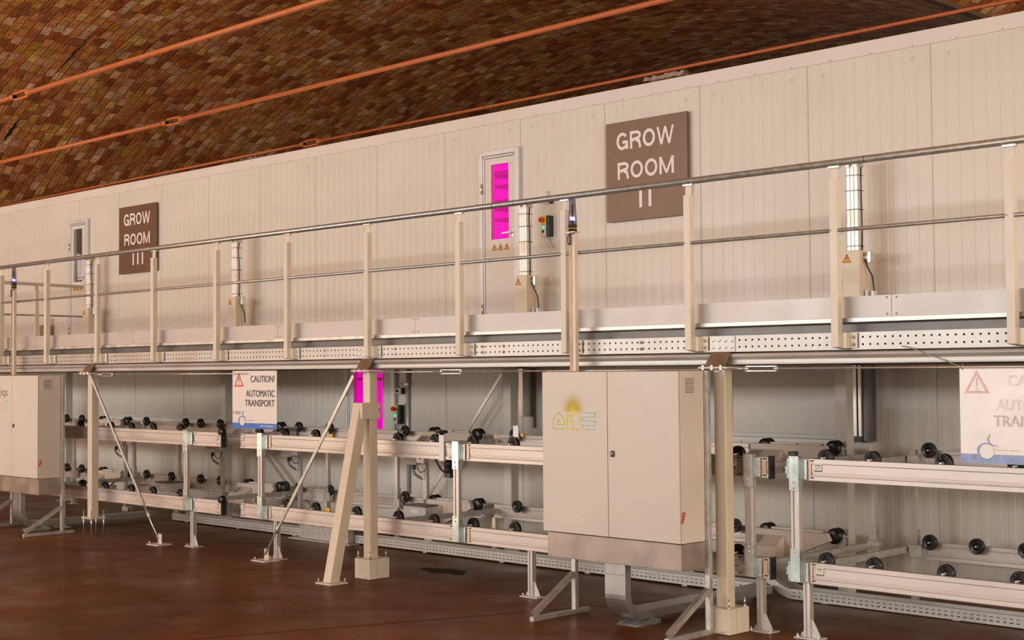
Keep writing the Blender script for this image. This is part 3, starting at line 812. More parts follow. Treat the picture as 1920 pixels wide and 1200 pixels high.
# leaning strut
t = thing('raking_strut', 'cream square strut leaning against the middle column', 'strut', (-10.35, 7.95, 0))
m = MB(); xs0 = -10.286
m.add([(xs0-.052, 7.90, .012), (xs0+.052, 7.90, .012), (xs0+.052, 8.01, .012), (xs0-.052, 8.01, .012),
       (xs0-.052, 8.255, 1.62), (xs0+.052, 8.255, 1.62), (xs0+.052, 8.365, 1.62), (xs0-.052, 8.365, 1.62)],
      [(3, 2, 1, 0), (4, 5, 6, 7), (0, 1, 5, 4), (1, 2, 6, 5), (2, 3, 7, 6), (3, 0, 4, 7)])
m.build('shaft', M['cream'], t, bevel=.006)
m = MB(); m.box(xs0+.0535, xs0+.085, 8.25, 8.465, 1.47, 1.62); m.build('collar', M['cream'], t, bevel=.003)
m = MB(); m.lathe((xs0+.085, 8.45, 1.55), (1, 0, 0), [(.018, 0), (.018, .010), (.010, .011), (.009, .02), (0, .021)], 6, False); m.build('bolt', M['hub'], t)
m = MB(); m.box(xs0-.11, xs0+.11, 7.86, 8.06, 0, .012); m.build('foot_plate', M['post'], t)
m = MB()
for bx in (xs0-.09, xs0+.09):
    for by in (7.88, 8.04): m.cyl((bx, by, .012), (bx, by, .05), .006, n=8); m.lathe((bx, by, .012), (0, 0, 1), [(0, 0), (.014, 0), (.014, .011), (0, .011)], 6, False)
m.build('anchor_bolt', M['hub'], t)

# rear columns by the wall
rc = thing('wall_column', 'pale square column against the white wall behind the rollers, near the middle', 'column', (-10.5, 10.5, 0), 'rear columns against the wall')
MB().box(-10.56, -10.45, 10.42, 10.53, 0, 1.93).build('shaft', M['panel'], rc, bevel=.004)
MB().box(-10.62, -10.39, 10.36, 10.59, 0, .012).build('foot_plate', M['galv'], rc)
for x, lab in ((-15.75, 'pale square column against the wall, behind the caution sign at left'), (-6.52, 'pale square column against the wall, right of the wide flat hatch panel'), (-20.0, 'pale square column against the wall, left of the leftmost front column')):
    dup(rc, (x+.005, 10.5, 0), lab)

# braces: flat bar with turnbuckle at the foot
def brace(p0, p1, label, foot=True, mm='galv', w=.035):
    p0, p1 = Vector(p0), Vector(p1); d = p1-p0; q = p0+d*(.80 if foot else .97)
    t = thing('diagonal_brace', label, 'brace', tuple(p1), 'diagonal braces')
    MB().beam(p0, q, .012, w, up=(d.z, 0, -d.x)).build('flat_bar', M[mm], t)
    m = MB(); m.cyl(q-d.normalized()*.03, p1, .009, n=8); m.lathe(tuple(q+d*.05), tuple(d), [(0, 0), (.017, 0), (.017, .05), (0, .05)], 6, False)
    m.build('threaded_rod', M['hub'], t)
    if foot:
        m = MB(); m.box(p1.x-.02, p1.x+.05, p1.y+.008, p1.y+.016, .01, .12); m.box(p1.x-.11, p1.x+.13, p1.y-.09, p1.y+.09, 0, .011)
        m.build('foot_plate', M['post'], t)
        m = MB()
        for bx in (-.085, .105): m.cyl((p1.x+bx, p1.y-.06, .011), (p1.x+bx, p1.y-.06, .04), .007, n=8); m.lathe((p1.x+bx, p1.y-.06, .011), (0, 0, 1), [(0, 0), (.013, 0), (.013, .011), (0, .011)], 6, False)
        m.build('anchor_bolt', M['hub'], t)
    return t
brace((-15.40, 8.35, 1.90), (-14.06, 8.46, .06), 'steel flat bar brace slanting down right from the left column to the floor')
brace((-10.46, 8.36, 1.87), (-12.03, 8.46, .06), 'steel flat bar brace slanting down left from the middle column to the floor')
brace((-10.80, 10.64, 1.87), (-12.43, 10.64, .0), 'steel brace near the wall slanting down left from the middle rear column', False)
brace((-15.70, 10.66, 1.30), (-14.02, 10.66, .0), 'thin steel brace near the wall, below and right of the caution sign', False)

# tie cables below the walkway
def tie_cable(x0, x1, y, z, tb, label):
    t = thing('tie_cable', label, 'cable', ((x0+x1)/2, y, z), 'thin tie rods under the walkway')
    m = MB(); m.cyl((x0, y, z), (tb, y, z), .006, n=8); m.cyl((tb+.24, y, z), (x1, y, z), .006, n=8); m.build('rod', M['hub'], t)
    m = MB()
    for s in (-1, 1): m.box(tb-.01, tb+.25, y-.004, y+.004, z+s*.016-.003, z+s*.016+.003)
    m.lathe((tb-.02, y, z), (1, 0, 0), [(0, 0), (.016, 0), (.016, .03), (0, .03)], 8); m.lathe((tb+.23, y, z), (1, 0, 0), [(0, 0), (.016, 0), (.016, .03), (0, .03)], 8)
    m.build('turnbuckle', M['hub'], t)
    return t
tie_cable(-6.10, -1.8, 8.33, 1.905, -5.97, 'thin steel tie rod with turnbuckle under the walkway, right of the right column')
tie_cable(-15.32, -12.2, 8.34, 1.897, -15.1, 'thin steel tie rod with turnbuckle under the walkway, right of the left column')
tie_cable(-10.17, -6.40, 8.33, 1.900, -9.2, 'thin steel tie rod under the walkway between the middle and right columns')
# loose wire to the right sign
tag(MB().tube([(-4.78, 8.39, 2.045), (-4.70, 8.372, 2.03), (-4.55, 8.372, 1.975), (-4.355, 8.372, 1.905)], .0035, 6).build('sign_wire', M['tube']), 'thin grey wire from the edge beam down to the right sign corner', 'wire')

# ------------------------------------------------------------------ conveyor sections
FZ = ((1.265, 1.115), (.537, .392))       # top and bottom of front rails
RZs = ((1.245, 1.10), (.52, .38))
rail_prof = [(-.006, 0), (-.006, .028), (0, .034), (0, .040), (.003, .043), (.003, .052), (0, .055), (0, .112), (-.004, .118), (-.004, .150), (.046, .150), (.046, .140), (.012, .136), (.012, .012), (.046, .008), (.046, 0)]
def rail(x0, x1, y, ztop, zbot, parent, flip=False, label=None):
    k = (ztop-zbot)/.15
    pr = [((y-p[0]) if flip else (y+p[0]), zbot+p[1]*k) for p in rail_prof]
    return MB().prism(pr, 'x', x0, x1).build('side_rail', M['alu'], parent, bevel=0, label=label)
def wheel(parent, x, y, z, r=.062, back=+1):
    """black roller on an axle along Y; 'back' tells on which side its rail lies"""
    m = MB(); m.lathe((x, y-.022, z), (0, 1, 0), [(r*.42, .004), (r*.5, 0), (r*.80, .004), (r*.88, .0), (r*.97, .003), (r, .010), (r, .034), (r*.95, .042), (r*.86, .044), (r*.80, .038), (r*.5, .044), (r*.42, .044)], 28)
    w = m.build('wheel', M['rubber'], parent)
    h = MB(); h.lathe((x, y-.026, z), (0, 1, 0), [(0, 0), (.008, 0), (.009, .004), (r*.42, .008), (r*.42, .048), (0, .048)], 16)
    for k in range(6):
        a = k*math.pi/3; h.beam((x+math.cos(a)*r*.4, y-.016, z+math.sin(a)*r*.4), (x+math.cos(a)*r*.8, y-.016, z+math.sin(a)*r*.8), .008, .010, up=(0, 1, 0))
    h.build('hub', M['black'], w)
    e = MB(); e.lathe((x, y-.034, z), (0, 1, 0), [(0, 0), (.007, .001), (.010, .005), (.010, .012), (0, .012)], 10)
    e.cyl((x, y, z), (x, y+back*.06, z), .006, n=8); e.build('axle', M['hub'], w)
def stanchion(parent, x, y, side=(1,), sh='zinc'):
    m = MB()
    m.box(x-.034, x-.014, y, y+.04, .40, 1.268); m.box(x+.014, x+.034, y, y+.04, .40, 1.268); m.box(x-.014, x+.014, y+.010, y+.04, .40, 1.268)
    s = m.build('stanchion', M['aluL'], parent, bevel=.002)
    for z0, z1 in ((1.04, 1.285), (.398, .63)):
        b = MB()
        b.prism([(x-.040, y-.008), (x+.040, y-.008), (x+.040, y+.042), (x+.035, y+.042), (x+.035, y-.001), (x-.035, y-.001), (x-.035, y+.042), (x-.040, y+.042)], 'z', z0, z1)
        b.build('bracket', M[sh], s, bevel=.002)
    for z0, z1 in ((1.118, 1.262), (.395, .535)):
        for sd in side:
            b = MB(); pp = [(x+sd*.042, y), (x+sd*.047, y), (x+sd*.047, y+.030), (x+sd*.085, y+.030), (x+sd*.085, y+.036), (x+sd*.042, y+.036)]
            b.prism(pp if sd > 0 else pp[::-1], 'z', z0, z1); b.build('side_plate', M['zinc'], s, bevel=.003)
    b = MB()
    for z in (1.06, 1.10, .58, .615):
        b.lathe((x, y-.008, z), (0, -1, 0), [(.009, 0), (.009, .004), (.005, .007), (0, .008)], 6, False)
    for z0, z1 in ((1.135, 1.245), (.41, .52)):
        for sd in side:
            for z in (z0, z1): b.lathe((x+sd*.072, y+.030, z), (0, -1, 0), [(.007, 0), (.007, .004), (0, .006)], 6, False)
    b.build('bolt', M['hub'], s)
def leg(parent, x, y, z1=.392):
    m = MB(); m.box(x-.027, x-.008, y-.02, y+.03, .008, z1); m.box(x+.008, x+.027, y-.02, y+.03, .008, z1); m.box(x-.01, x+.01, y-.012, y+.03, .008, z1)
    l = m.build('leg', M['aluL'], parent, bevel=.002)
    b = MB(); b.box(x-.085, x+.115, y-.06, y+.06, 0, .008)
    b.prism([(x+.027, .008), (x+.095, .008), (x+.095, .03), (x+.04, .13), (x+.027, .13)], 'y', y-.004, y+.002)
    b.prism([(x-.027, .008), (x-.065, .008), (x-.055, .035), (x-.027, .05)], 'y', y-.004, y+.002)
    b.build('foot', M['frame'], l)
    c = MB()
    for bx in (-.068, .098): c.cyl((x+bx, y-.035, .008), (x+bx, y-.035, .032), .006, n=8); c.lathe((x+bx, y-.035, .008), (0, 0, 1), [(0, 0), (.012, 0), (.012, .010), (0, .010)], 6, False)
    c.build('anchor_bolt', M['hub'], l)
def rear_post(parent, x, y=10.30, z0=.30, z1=1.25, br='galv'):
    m = MB(); m.box(x-.022, x+.022, y-.02, y+.02, z0, z1); p = m.build('rear_upright', M['aluL'], parent)
    b = MB(); b.box(x-.045, x+.06, y-.03, y+.03, .40, .50); b.box(x-.03, x+.03, y-.026, y+.026, .50, .62); b.build('bracket', M[br], p, bevel=.002)
    MB().box(x-.045, x+.05, y-.03, y+.03, 1.13, 1.21).build('bracket', M[br], p, bevel=.002)
def rear_leg(parent, x, y=10.28):
    m = MB(); m.box(x-.024, x+.024, y-.02, y+.02, 0, .395); m.box(x-.07, x+.07, y-.05, y+.05, 0, .008); m.build('leg', M['aluL'], parent)
def cross(parent, x, z, y0=8.648, y1=10.33):
    m = MB(); m.box(x-.022, x+.022, y0, y1, z-.05, z-.036); m.box(x-.018, x+.018, y0, y1, z-.036, z-.014); m.box(x-.022, x+.022, y0, y1, z-.014, z)
    m.build('cross_bar', M['galv'], parent)
def decal(parent, x, y, z, w=.062, h=.05):
    d = MB().box(x, x+w, y-.002, y, z-h/2, z+h/2).build('sticker', M['label'], parent)
    text_mb('Logiqs', x+w*.18, x+w*.82, z+h*.12, z+h*.40, y-.002, .01, .0008).build('print', M['greytxt'], d)
    MB().box(x+w*.2, x+w*.45, y-.0028, y-.002, z-h*.2, z+h*.02).build('print', M['lime'], d)
    MB().box(x+w*.5, x+w*.78, y-.0028, y-.002, z-h*.2, z+h*.02).build('print', M['teal'], d)
    MB().box(x, x+w, y-.0028, y-.002, z-h*.62, z-h*.48).build('print', M['ink'], d)
def slots(parent, xs_, y, ztop, zbot):
    m = MB()
    for x in xs_:
        for z in (ztop-.012, zbot+.018): m.box(x, x+.028, y-.0075, y-.003, z-.004, z+.004)
    m.build('slot_cap', M['dark'], parent)
FY, RY = 8.60, 10.36
def section(label, loc, fr, rr, fw, rw, st, legs, rposts, rlegs, crosses, extra=None):
    t = thing('roller_conveyor', label, 'conveyor', loc, 'two-tier roller conveyor sections')
    for (a, b) in fr:
        for zt, zb in FZ: rail(a, b, FY, zt, zb, t)
    for (a, b) in rr:
        for zt, zb in RZs: rail(a, b, RY, zt, zb, t)
    for k, lst in enumerate(fw):
        for x in lst: wheel(t, x, 8.69, (1.272, .545)[k], back=-1)
    for k, lst in enumerate(rw):
        for x in lst: wheel(t, x, 10.295, (1.250, .525)[k], back=1)
    for x, sd, sh in st: stanchion(t, x, 8.548, sd, sh)
    for x in legs: leg(t, x, 8.63)
    for x in rposts: rear_post(t, x)
    for x in rlegs: rear_leg(t, x)
    for x, z in crosses: cross(t, x, z)
    return t
cA = section('two-tier roller conveyor on the left, behind the left cabinet and left column', (-16, 9.4, 0),
    [(-24, -13.02)], [(-24, -18.85), (-17.7, -15.22)],
    [[-20.5, -19.4, -17.1, -16.25, -15.52, -15.05, -14.56, -13.98], [-20.5, -19.4, -17.1, -16.2, -15.65, -15.05, -14.56, -13.98]],
    [[-22.4, -21.6, -20.6, -19.68, -19.22, -17.42, -16.43, -16.07, -15.61], [-22.4, -21.6, -20.6, -19.66, -19.22, -17.41, -16.78, -16.07, -15.61]],
    [(-13.65, (1,), 'zinc'), (-18.2, (1,), 'zinc')], [-13.62, -16.6, -19.6], [-16.6, -19.45, -17.75], [-16.6, -19.45, -22], [(-17.6, 1.20), (-17.6, .48), (-14.05, 1.20), (-14.05, .48), (-21, .48)])
cB = section('long two-tier roller conveyor in the middle, passing behind the large cabinet', (-9.3, 9.4, 0),
    [(-12.66, -5.985)], [(-14.02, -11.72), (-10.64, -7.42)],
    [[-12.45, -12.0, -11.48, -10.83, -10.21, -9.69, -9.19, -8.68, -8.1, -7.5, -6.9, -6.32], [-12.45, -11.98, -11.48, -10.83, -10.21, -9.71, -9.19, -8.67, -8.1, -7.5, -6.9, -6.33]],
    [[-13.93, -13.33, -11.98, -10.27, -9.2, -7.95], [-14.2, -13.93, -13.33, -11.98, -10.24, -9.2, -8.4, -7.53]],
    [(-12.24, (1,), 'zinc'), (-9.265, (1,), 'zinc'), (-6.13, (1,), 'galv')], [-12.06, -8.42, -6.09], [-13.37, -12.12, -9.45, -6.15], [-13.37, -12.1, -10.55, -8.0], [(-10.6, 1.20), (-10.6, .48), (-6.2, 1.20), (-6.2, .48)])
cC = section('two-tier roller conveyor at the right edge, below the glare-paled caution sign', (-3.8, 9.4, 0),
    [(-5.69, -1.7)], [(-5.72, -1.7)],
    [[-5.56, -5.19, -4.655, -4.15, -3.5, -2.8, -2.2], [-5.57, -5.19, -4.655, -4.15, -3.5, -2.8, -2.2]],
    [[-5.645, -4.6, -3.9, -3.1, -2.3], [-5.65, -5.255, -4.86, -4.2, -3.5, -2.8]],
    [(-5.735, (-1, 1), 'zinc')], [-5.69, -2.6], [-5.78], [-5.78, -3.0], [(-5.86, 1.20), (-5.86, .48)])
# end caps, painted rail reflections and small fittings
for t, x in ((cA, -13.02), (cB, -5.985)):
    for zt, zb in FZ:
        MB().box(x, x+.016, FY-.012, FY+.055, zb-.008, zt+.008).build('end_cap', M['rubber'], t, bevel=.004)
for zt, zb in FZ:
    m = MB(); m.lathe((-13.035, FY+.02, zt+.01), (0, 1, 0), [(0, -.03), (.035, -.03), (.042, -.02), (.042, .02), (.035, .03), (0, .03)], 20); m.build('end_buffer', M['rubber'], cA)
    MB().box(-5.74+.088, -5.625, FY-.0075, FY-.005, zb+.012, zt-.012).build('joint_reflection', M['plate'], cC)  # 'plate' colour is the painted tan reflection on the rails
    MB().box(-9.265+.088, -9.14, FY-.0075, FY-.005, zb+.012, zt-.012).build('joint_reflection', M['plate'], cB)
    MB().box(-12.24+.088, -12.11, FY-.0075, FY-.005, zb+.012, zt-.012).build('joint_reflection', M['plate'], cB)
    MB().box(-6.05, -6.005, FY-.0075, FY-.005, zb+.012, zt-.012).build('joint_reflection', M['plate'], cB)
    slots(cC, [-5.63], FY, zt, zb); slots(cB, [-9.15, -9.40, -12.13, -12.655, -12.60, -6.26, -6.03], FY, zt, zb); slots(cA, [-13.52, -13.09], FY, zt, zb)
    zc = (zt+zb)/2
    decal(cC, -5.60, FY-.004, zc+.02); decal(cB, -6.32, FY-.004, zc+.02, .05); decal(cB, -12.645, FY-.004, zc+.025, .045, .04); decal(cA, -13.13, FY-.004, zc+.02, .05, .04)
# sensor arm with black knob near the middle stanchion
m = MB(); m.box(-9.52, -9.455, FY-.022, FY-.010, 1.10, 1.335); sa = m.build('sensor_arm', M['frame'], cB, bevel=.003)
MB().lathe((-9.487, FY-.016, 1.335), (0, 0, 1), [(0, 0), (.02, 0), (.022, .012), (.055, .014), (.058, .035), (.02, .04), (0, .04)], 20).build('roller', M['rubber'], sa)
m = MB(); m.lathe((-9.46, FY+.06, .99), (0, 0, 1), [(0, 0), (.05, 0), (.055, .03), (.055, .075), (.062, .078), (.062, .09), (.045, .10), (.04, .12), (0, .12)], 20)
m.box(-9.50, -9.42, FY+.02, FY+.10, .95, .995); m.box(-9.38, -9.34, FY+.05, FY+.07, 1.02, 1.05)
m.build('drive_motor', M['black'], cB)
MB().tube([(-9.5, FY+.06, .98), (-9.60, FY+.07, 1.02), (-9.66, FY+.07, 1.09), (-9.68, FY+.07, 1.13)], .010).build('motor_cable', M['black'], cB)
MB().box(-5.79, -5.73, 8.55, 8.60, 1.285, 1.315).build('rubber_stop', M['black'], cC, bevel=.004)
m = MB(); m.box(-8.72, -8.655, 8.72, 8.735, 1.245, 1.43); m.box(-8.72, -8.60, 8.73, 8.76, 1.20, 1.245); sb = m.build('sensor_arm', M['frame'], cB, bevel=.003)
MB().box(-8.64, -8.61, 8.735, 8.76, 1.335, 1.365).build('orange_sensor', M['warn'], sb)
m = MB()
for x, z in ((-11.25, .545), (-11.2, 1.27), (-15.85, 1.275), (-15.8, .55)): 
    m = MB(); m.box(x-.03, x+.03, 8.66, 8.68, z-.01, z+.022); m.build('orange_sensor', M['warn'], cB if x > -13 else cA)

# ------------------------------------------------------------------ transfer units at the hatches
def make_unit():
    t = thing('transfer_unit', '', 'transfer unit', (0, 10.2, 1.2), 'cream wedge-shaped transfer units between the tracks')
    y = 10.20; L = .78
    # local X 0..L ; top at z0
    z0 = 1.262
    m = MB()
    m.prism([(.0, z0), (L-.03, z0), (L, z0-.06), (.35, z0-.245), (.0, z0-.245)], 'y', y, y+.05)
    m.build('side_panel', M['unit'], t, bevel=.003)
    m = MB(); m.prism([(y, z0-.045), (y, z0-.245), (y-.13, z0-.245), (y-.13, z0-.135)], 'x', .0, .335)
    mb = m.build('motor_cover', M['unit'], t, bevel=.003)
    g = MB()
    for k in range(5):
        f = .18+.12*k; yy = y-.13*f; zz = z0-.045-.09*f
        g.add([(.03, yy+.001-.002, zz+.004), (.15, yy-.001, zz+.004), (.15, yy-.010, zz-.002), (.03, yy-.010, zz-.002)], [(0, 1, 2, 3)])
    g.build('vent_grille', M['greytxt'], mb)
    text_mb('Logiqs', .40, .64, z0-.135, z0-.055, y, .0, .003).build('embossed_name', M['unit'], t)
    for cx in (.10, L-.0):
        m = MB(); m.lathe((cx, y+.06, z0-.025), (0, 1, 0), [(0, 0), (.045, 0), (.052, .004), (.065, .008), (.067, .03), (.058, .034), (.058, .06), (.067, .064), (.067, .09), (.05, .10), (0, .10)], 28)
        m.build('drive_wheel', M['rubber'], t)
    MB().lathe((L, y+.094, z0-.025), (0, 1, 0), [(.0585, -.004), (.0590, 0), (.0590, -.024), (.0585, -.028)], 28).build('wheel_band', M['galv'], t)
    m = MB(); m.box(.15, .42, y+.07, y+.13, z0-.005, z0+.012); m.box(.44, .66, y+.075, y+.13, z0-.008, z0+.010)
    m.build('guide_strip', M['white'], t, bevel=.003)
    m = MB(); m.box(L+.01, L+.07, y+.115, y+.13, z0-.14, z0-.01); m.cyl((L-.02, y+.11, z0-.025), (L+.12, y+.11, z0-.025), .006, n=8)
    m.box(L-.02, L+.10, y+.05, y+.13, z0-.155, z0-.145)
    m.build('end_bracket', M['frame'], t)
    m = MB(); m.box(.36, .44, y+.05, y+.13, z0-.70+.35, z0-.2); 
    m.build('support', M['galv'], t)
    return t
U = make_unit()
ux = [(-7.29, 'right of the right column'), (-11.60, 'left of the large cabinet'), (-15.10, 'below the caution sign'), (-18.72, 'right of the left cabinet')]
first = True
for x, where in ux:
    for dz, tier in ((0, 'upper tier'), (-.728, 'lower tier')):
        lab = 'cream wedge-shaped transfer unit, %s, %s' % (tier, where)
        if first: U.location = (x, 10.2, 1.2); U['label'] = lab; first = False
        else: dup(U, (x, 10.2, 1.2+dz), lab)

# junction boxes with cables below the upper tier
def make_jbox():
    t = thing('junction_box', '', 'junction box', (0, 10.2, .9), 'grey junction boxes under the upper conveyor tier')
    MB().box(-.19, .0, 10.12, 10.20, .90, 1.04).build('cover', M['box'], t, bevel=.003)
    MB().box(.0, .13, 10.12, 10.19, .92, 1.05).build('motor_plate', M['galv'], t, bevel=.003)
    MB().lathe((.07, 10.12, .98), (0, -1, 0), [(0, 0), (.014, .0), (.012, .012), (0, .014)], 12).build('shaft_end', M['black'], t)
    m = MB(); m.box(.03, .055, 10.20, 10.24, .06, .92); m.box(.06, .08, 10.20, 10.24, .06, .92); m.build('strut', M['galv'], t)
    m = MB()
    m.tube([(-.08, 10.14, .90), (-.08, 10.13, .86), (-.05, 10.13, .80), (.01, 10.15, .76), (.035, 10.19, .74)], .005)
    m.tube([(-.03, 10.14, .90), (-.035, 10.12, .85), (.0, 10.12, .80), (.035, 10.17, .76)], .006)
    m.tube([(.12, 10.15, .93), (.14, 10.15, .88), (.10, 10.15, .83), (.03, 10.15, .82), (-.0, 10.14, .86), (-.005, 10.14, .90)], .005)
    m.box(-.06, -.035, 10.125, 10.15, .85, .90)
    m.build('cable', M['black'], t)
    MB().box(.0, .10, 10.19, 10.33, 1.02, 1.06).build('hanger', M['galv'], t)
    MB().box(-.02, .13, 10.21, 10.29, .0, .06).build('foot', M['galv'], t)
    return t
J = make_jbox()
jl = [(-13.86, 'grey junction box with hanging cables under the upper tier, left of the leaning strut'), (-11.60, 'grey junction box with hanging cables under the upper tier, left of the black drive motor'),
      (-15.50, 'grey junction box with hanging cables under the upper tier, left of the caution sign'), (-17.9, 'grey junction box with hanging cables just right of the left column')]
for i, (x, lab) in enumerate(jl):
    if i == 0: J.location.x = x; J['label'] = lab
    else: dup(J, (x, 10.2, .9), lab)

# low grey electric boxes on the lower tier
def ebox(x, label):
    t = thing('electric_box', label, 'box', (x, 10.0, .25), 'grey boxes below the lower tier')
    MB().box(x-.20, x+.16, 9.98, 10.20, .36, .47).build('body', M['box'], t, bevel=.004)
    MB().box(x-.215, x+.13, 9.97, 10.21, .47, .485).build('lid', M['recess'], t, bevel=.002)
    MB().box(x-.08, x+.04, 9.977, 9.98, .40, .44).build('label_plate', M['label'], t)
    MB().box(x-.05, x+.05, 10.16, 10.20, 0, .36).build('pedestal', M['galv'], t)
ebox(-11.45, 'grey electric box with a dark lid on the lower tier, right of the middle column')
ebox(-16.75+.3, 'grey electric box with a dark lid on the lower tier, behind the left brace')

# flat hatch panels on the lower wall
def hatch(x0, x1, seams_, label):
    t = thing('sliding_shutter', label, 'shutter', ((x0+x1)/2, YW, 1.26), 'flat shutters behind the conveyor')
    MB().box(x0, x1, YW-.02, YW-.001, 1.315, 1.92).build('panel', M['smooth'], t)
    MB().box(x0-.02, x1+.0, YW-.05, YW-.021, 1.285, 1.325).build('bottom_strip', M['panel'], t, bevel=.003)
    MB().box(x0-.02, x1+.0, YW-.06, YW-.001, 1.20, 1.283).build('white_channel', M['white'], t, bevel=.003)
    m = MB()
    for s in seams_+[x0+.012]: m.box(s-.012, s+.012, YW-.027, YW-.02, 1.325, 1.92)
    m.build('joint_strip', M['panel'], t)
    m = MB()
    for k in range(5): m.lathe((x0+.15+k*(x1-x0-.3)/4, YW-.06, 1.24), (0, -1, 0), [(.008, 0), (.006, .004), (0, .005)], 8)
    m.build('screw', M['tube'], t)
hatch(-7.92, -6.70, [], 'flat cream hatch panel with a white channel, right of the right column')
hatch(-19.7, -16.28, [-18.56, -17.26], 'wide flat cream hatch panel with two joints, behind the left column')
# vertical aluminium guide rails of the hatches
def guide(x, label):
    t = thing('hatch_guide', label, 'guide rail', (x, YW-.1, 0), 'vertical hatch guides on the wall')
    MB().box(x-.08, x-.045, YW-.09, YW-.002, 1.32, 1.94).build('bright_profile', M['aluL'], t, bevel=.002)
    MB().box(x-.03, x+.0, YW-.09, YW-.002, 1.32, 1.94).build('bright_profile', M['aluL'], t, bevel=.002)
    MB().box(x+.004, x+.09, YW-.07, YW-.002, 1.28, 1.94).build('dark_profile', M['recess'], t, bevel=.002)
    MB().box(x-.08, x+.0, YW-.08, YW-.01, 1.27, 1.32).build('foot_block', M['black'], t)
guide(-6.50, 'bright metal profiles beside a dark one, right of the flat shutter on the lower wall')
t = thing('hatch_guide', 'slim vertical metal profile on the lower wall, left of the large cabinet', 'guide rail', (-10.52, 10.62, 0), 'vertical hatch guides on the wall')
MB().box(-10.55, -10.49, 10.64, YW-.002, 1.42, 1.93).build('bright_profile', M['aluL'], t, bevel=.003)
MB().box(-10.475, -10.45, 10.77, YW-.002, 1.30, 1.93).build('dark_profile', M['recess'], t)
t = thing('wall_conduit', 'white vertical conduit beside the lower magenta door', 'conduit', (-12.5, 10.76, 0))
MB().cyl((-12.49, YW-.022, .5), (-12.49, YW-.022, 1.93), .02).build('pipe', M['frame'], t)
m = MB(); m.box(-12.52, -12.46, YW-.045, YW-.0, .9, .92); m.box(-12.52, -12.46, YW-.045, YW-.0, 1.75, 1.77); m.build('clip', M['galv'], t)

# ------------------------------------------------------------------ cable trays on the floor
def tray(x0, x1, y, z0, h, label, rise=None):
    t = thing('cable_tray', label, 'cable tray', ((x0+x1)/2, y, 0), 'perforated cable trays on the floor')
    perforated(x0, x1, y, z0, z0+h, (z0+h*.32, z0+h*.70), .052, .028, .008, 'front_side', M['perf'], t)
    m = MB(); m.box(x0, x1, y, y+.20, z0-.003, z0); m.box(x0, x1, y+.20, y+.203, z0, z0+h); m.box(x0, x1, y-.004, y+.008, z0+h, z0+h+.004); m.build('tray_body', M['perf'], t)
    m = MB(); x = x0+.3
    while x < x1:
        m.box(x-.03, x+.03, y+.02, y+.18, 0, .006); m.box(x-.02, x+.02, y+.03, y+.17, .006, z0-.003); x += 1.15
    m.build('foot', M['galv'], t)
    m = MB()
    for k, (dy, r) in enumerate(((.04, .012), (.08, .015), (.12, .011), (.16, .013))):
        m.tube([(x0+.02, y+dy, z0+.02+r), ((x0+x1)/2, y+dy+.01, z0+.022+r), (x1-.02, y+dy, z0+.02+r)], r, 8)
    m.build('cable', M['box'], t)
    if rise:
        # sloping end piece
        mb = MB(); n = 8; v = []
        for i in range(n+1):
            s = i/n; xx = x0-(.42*s if rise < 0 else 0); 
            zz = z0+.19*(s*s*(3-2*s))
            v.append((xx, zz))
        for yy in (y, y+.20):
            for (xa, za), (xb, zb) in zip(v, v[1:]):
                mb.add([(xa, yy, za), (xb, yy, zb), (xb, yy, zb+h), (xa, yy, za+h)], [(0, 1, 2, 3)])
        for (xa, za), (xb, zb) in zip(v, v[1:]):
            mb.add([(xa, y, za), (xb, y, zb), (xb, y+.20, zb), (xa, y+.20, za)], [(0, 1, 2, 3)])
        o = mb.build('bend', M['perf'], t); so = o.modifiers.new('thickness', 'SOLIDIFY'); so.thickness = .003
    return t
tray(-16.2, -7.10, 9.95, .018, .080, 'long perforated cable tray on the floor below the middle conveyor')
tray(-6.72, -1.9, 9.95, .010, .078, 'perforated cable tray with an upturned end on the floor at the right', rise=-1)
# checker plate cable bridge with hazard tape
t = thing('cable_bridge', 'embossed metal cover with yellow and black hazard tape, left of the leaning strut', 'cable cover', (-12.95, 9.9, 0))
MB().box(-13.33, -12.45, 9.86, 9.90, .012, .165).build('cover_plate', M['perf'], t, bevel=.003)
MB().box(-13.33, -12.45, 9.90, 9.94, .0, .16).build('back_plate', M['galv'], t)
m = MB()
for i in range(9):
    for j in range(3):
        x = -13.28+i*.1+(.02 if j % 2 else 0); z = .045+j*.038; s = 1 if (i+j) % 2 else -1
        m.beam((x-.016, 9.859, z-s*.010), (x+.016, 9.859, z+s*.010), .003, .008, up=(0, 1, 0))
m.build('embossing', M['galv'], t)
MB().box(-13.33, -12.45, 9.856, 9.90, .165, .205).build('hazard_tape', M['ink'], t)
m = MB()
for i in range(5):
    x = -13.24+i*.19; m.prism([(x, .205), (x+.08, .205), (x+.10, .166), (x+.02, .166)], 'y', 9.854, 9.857)
m.build('yellow_stripe', M['yellow'], t)
MB().box(-13.48, -12.35, 9.80, 9.944, 0, .010).build('floor_flange', M['galv'], t)

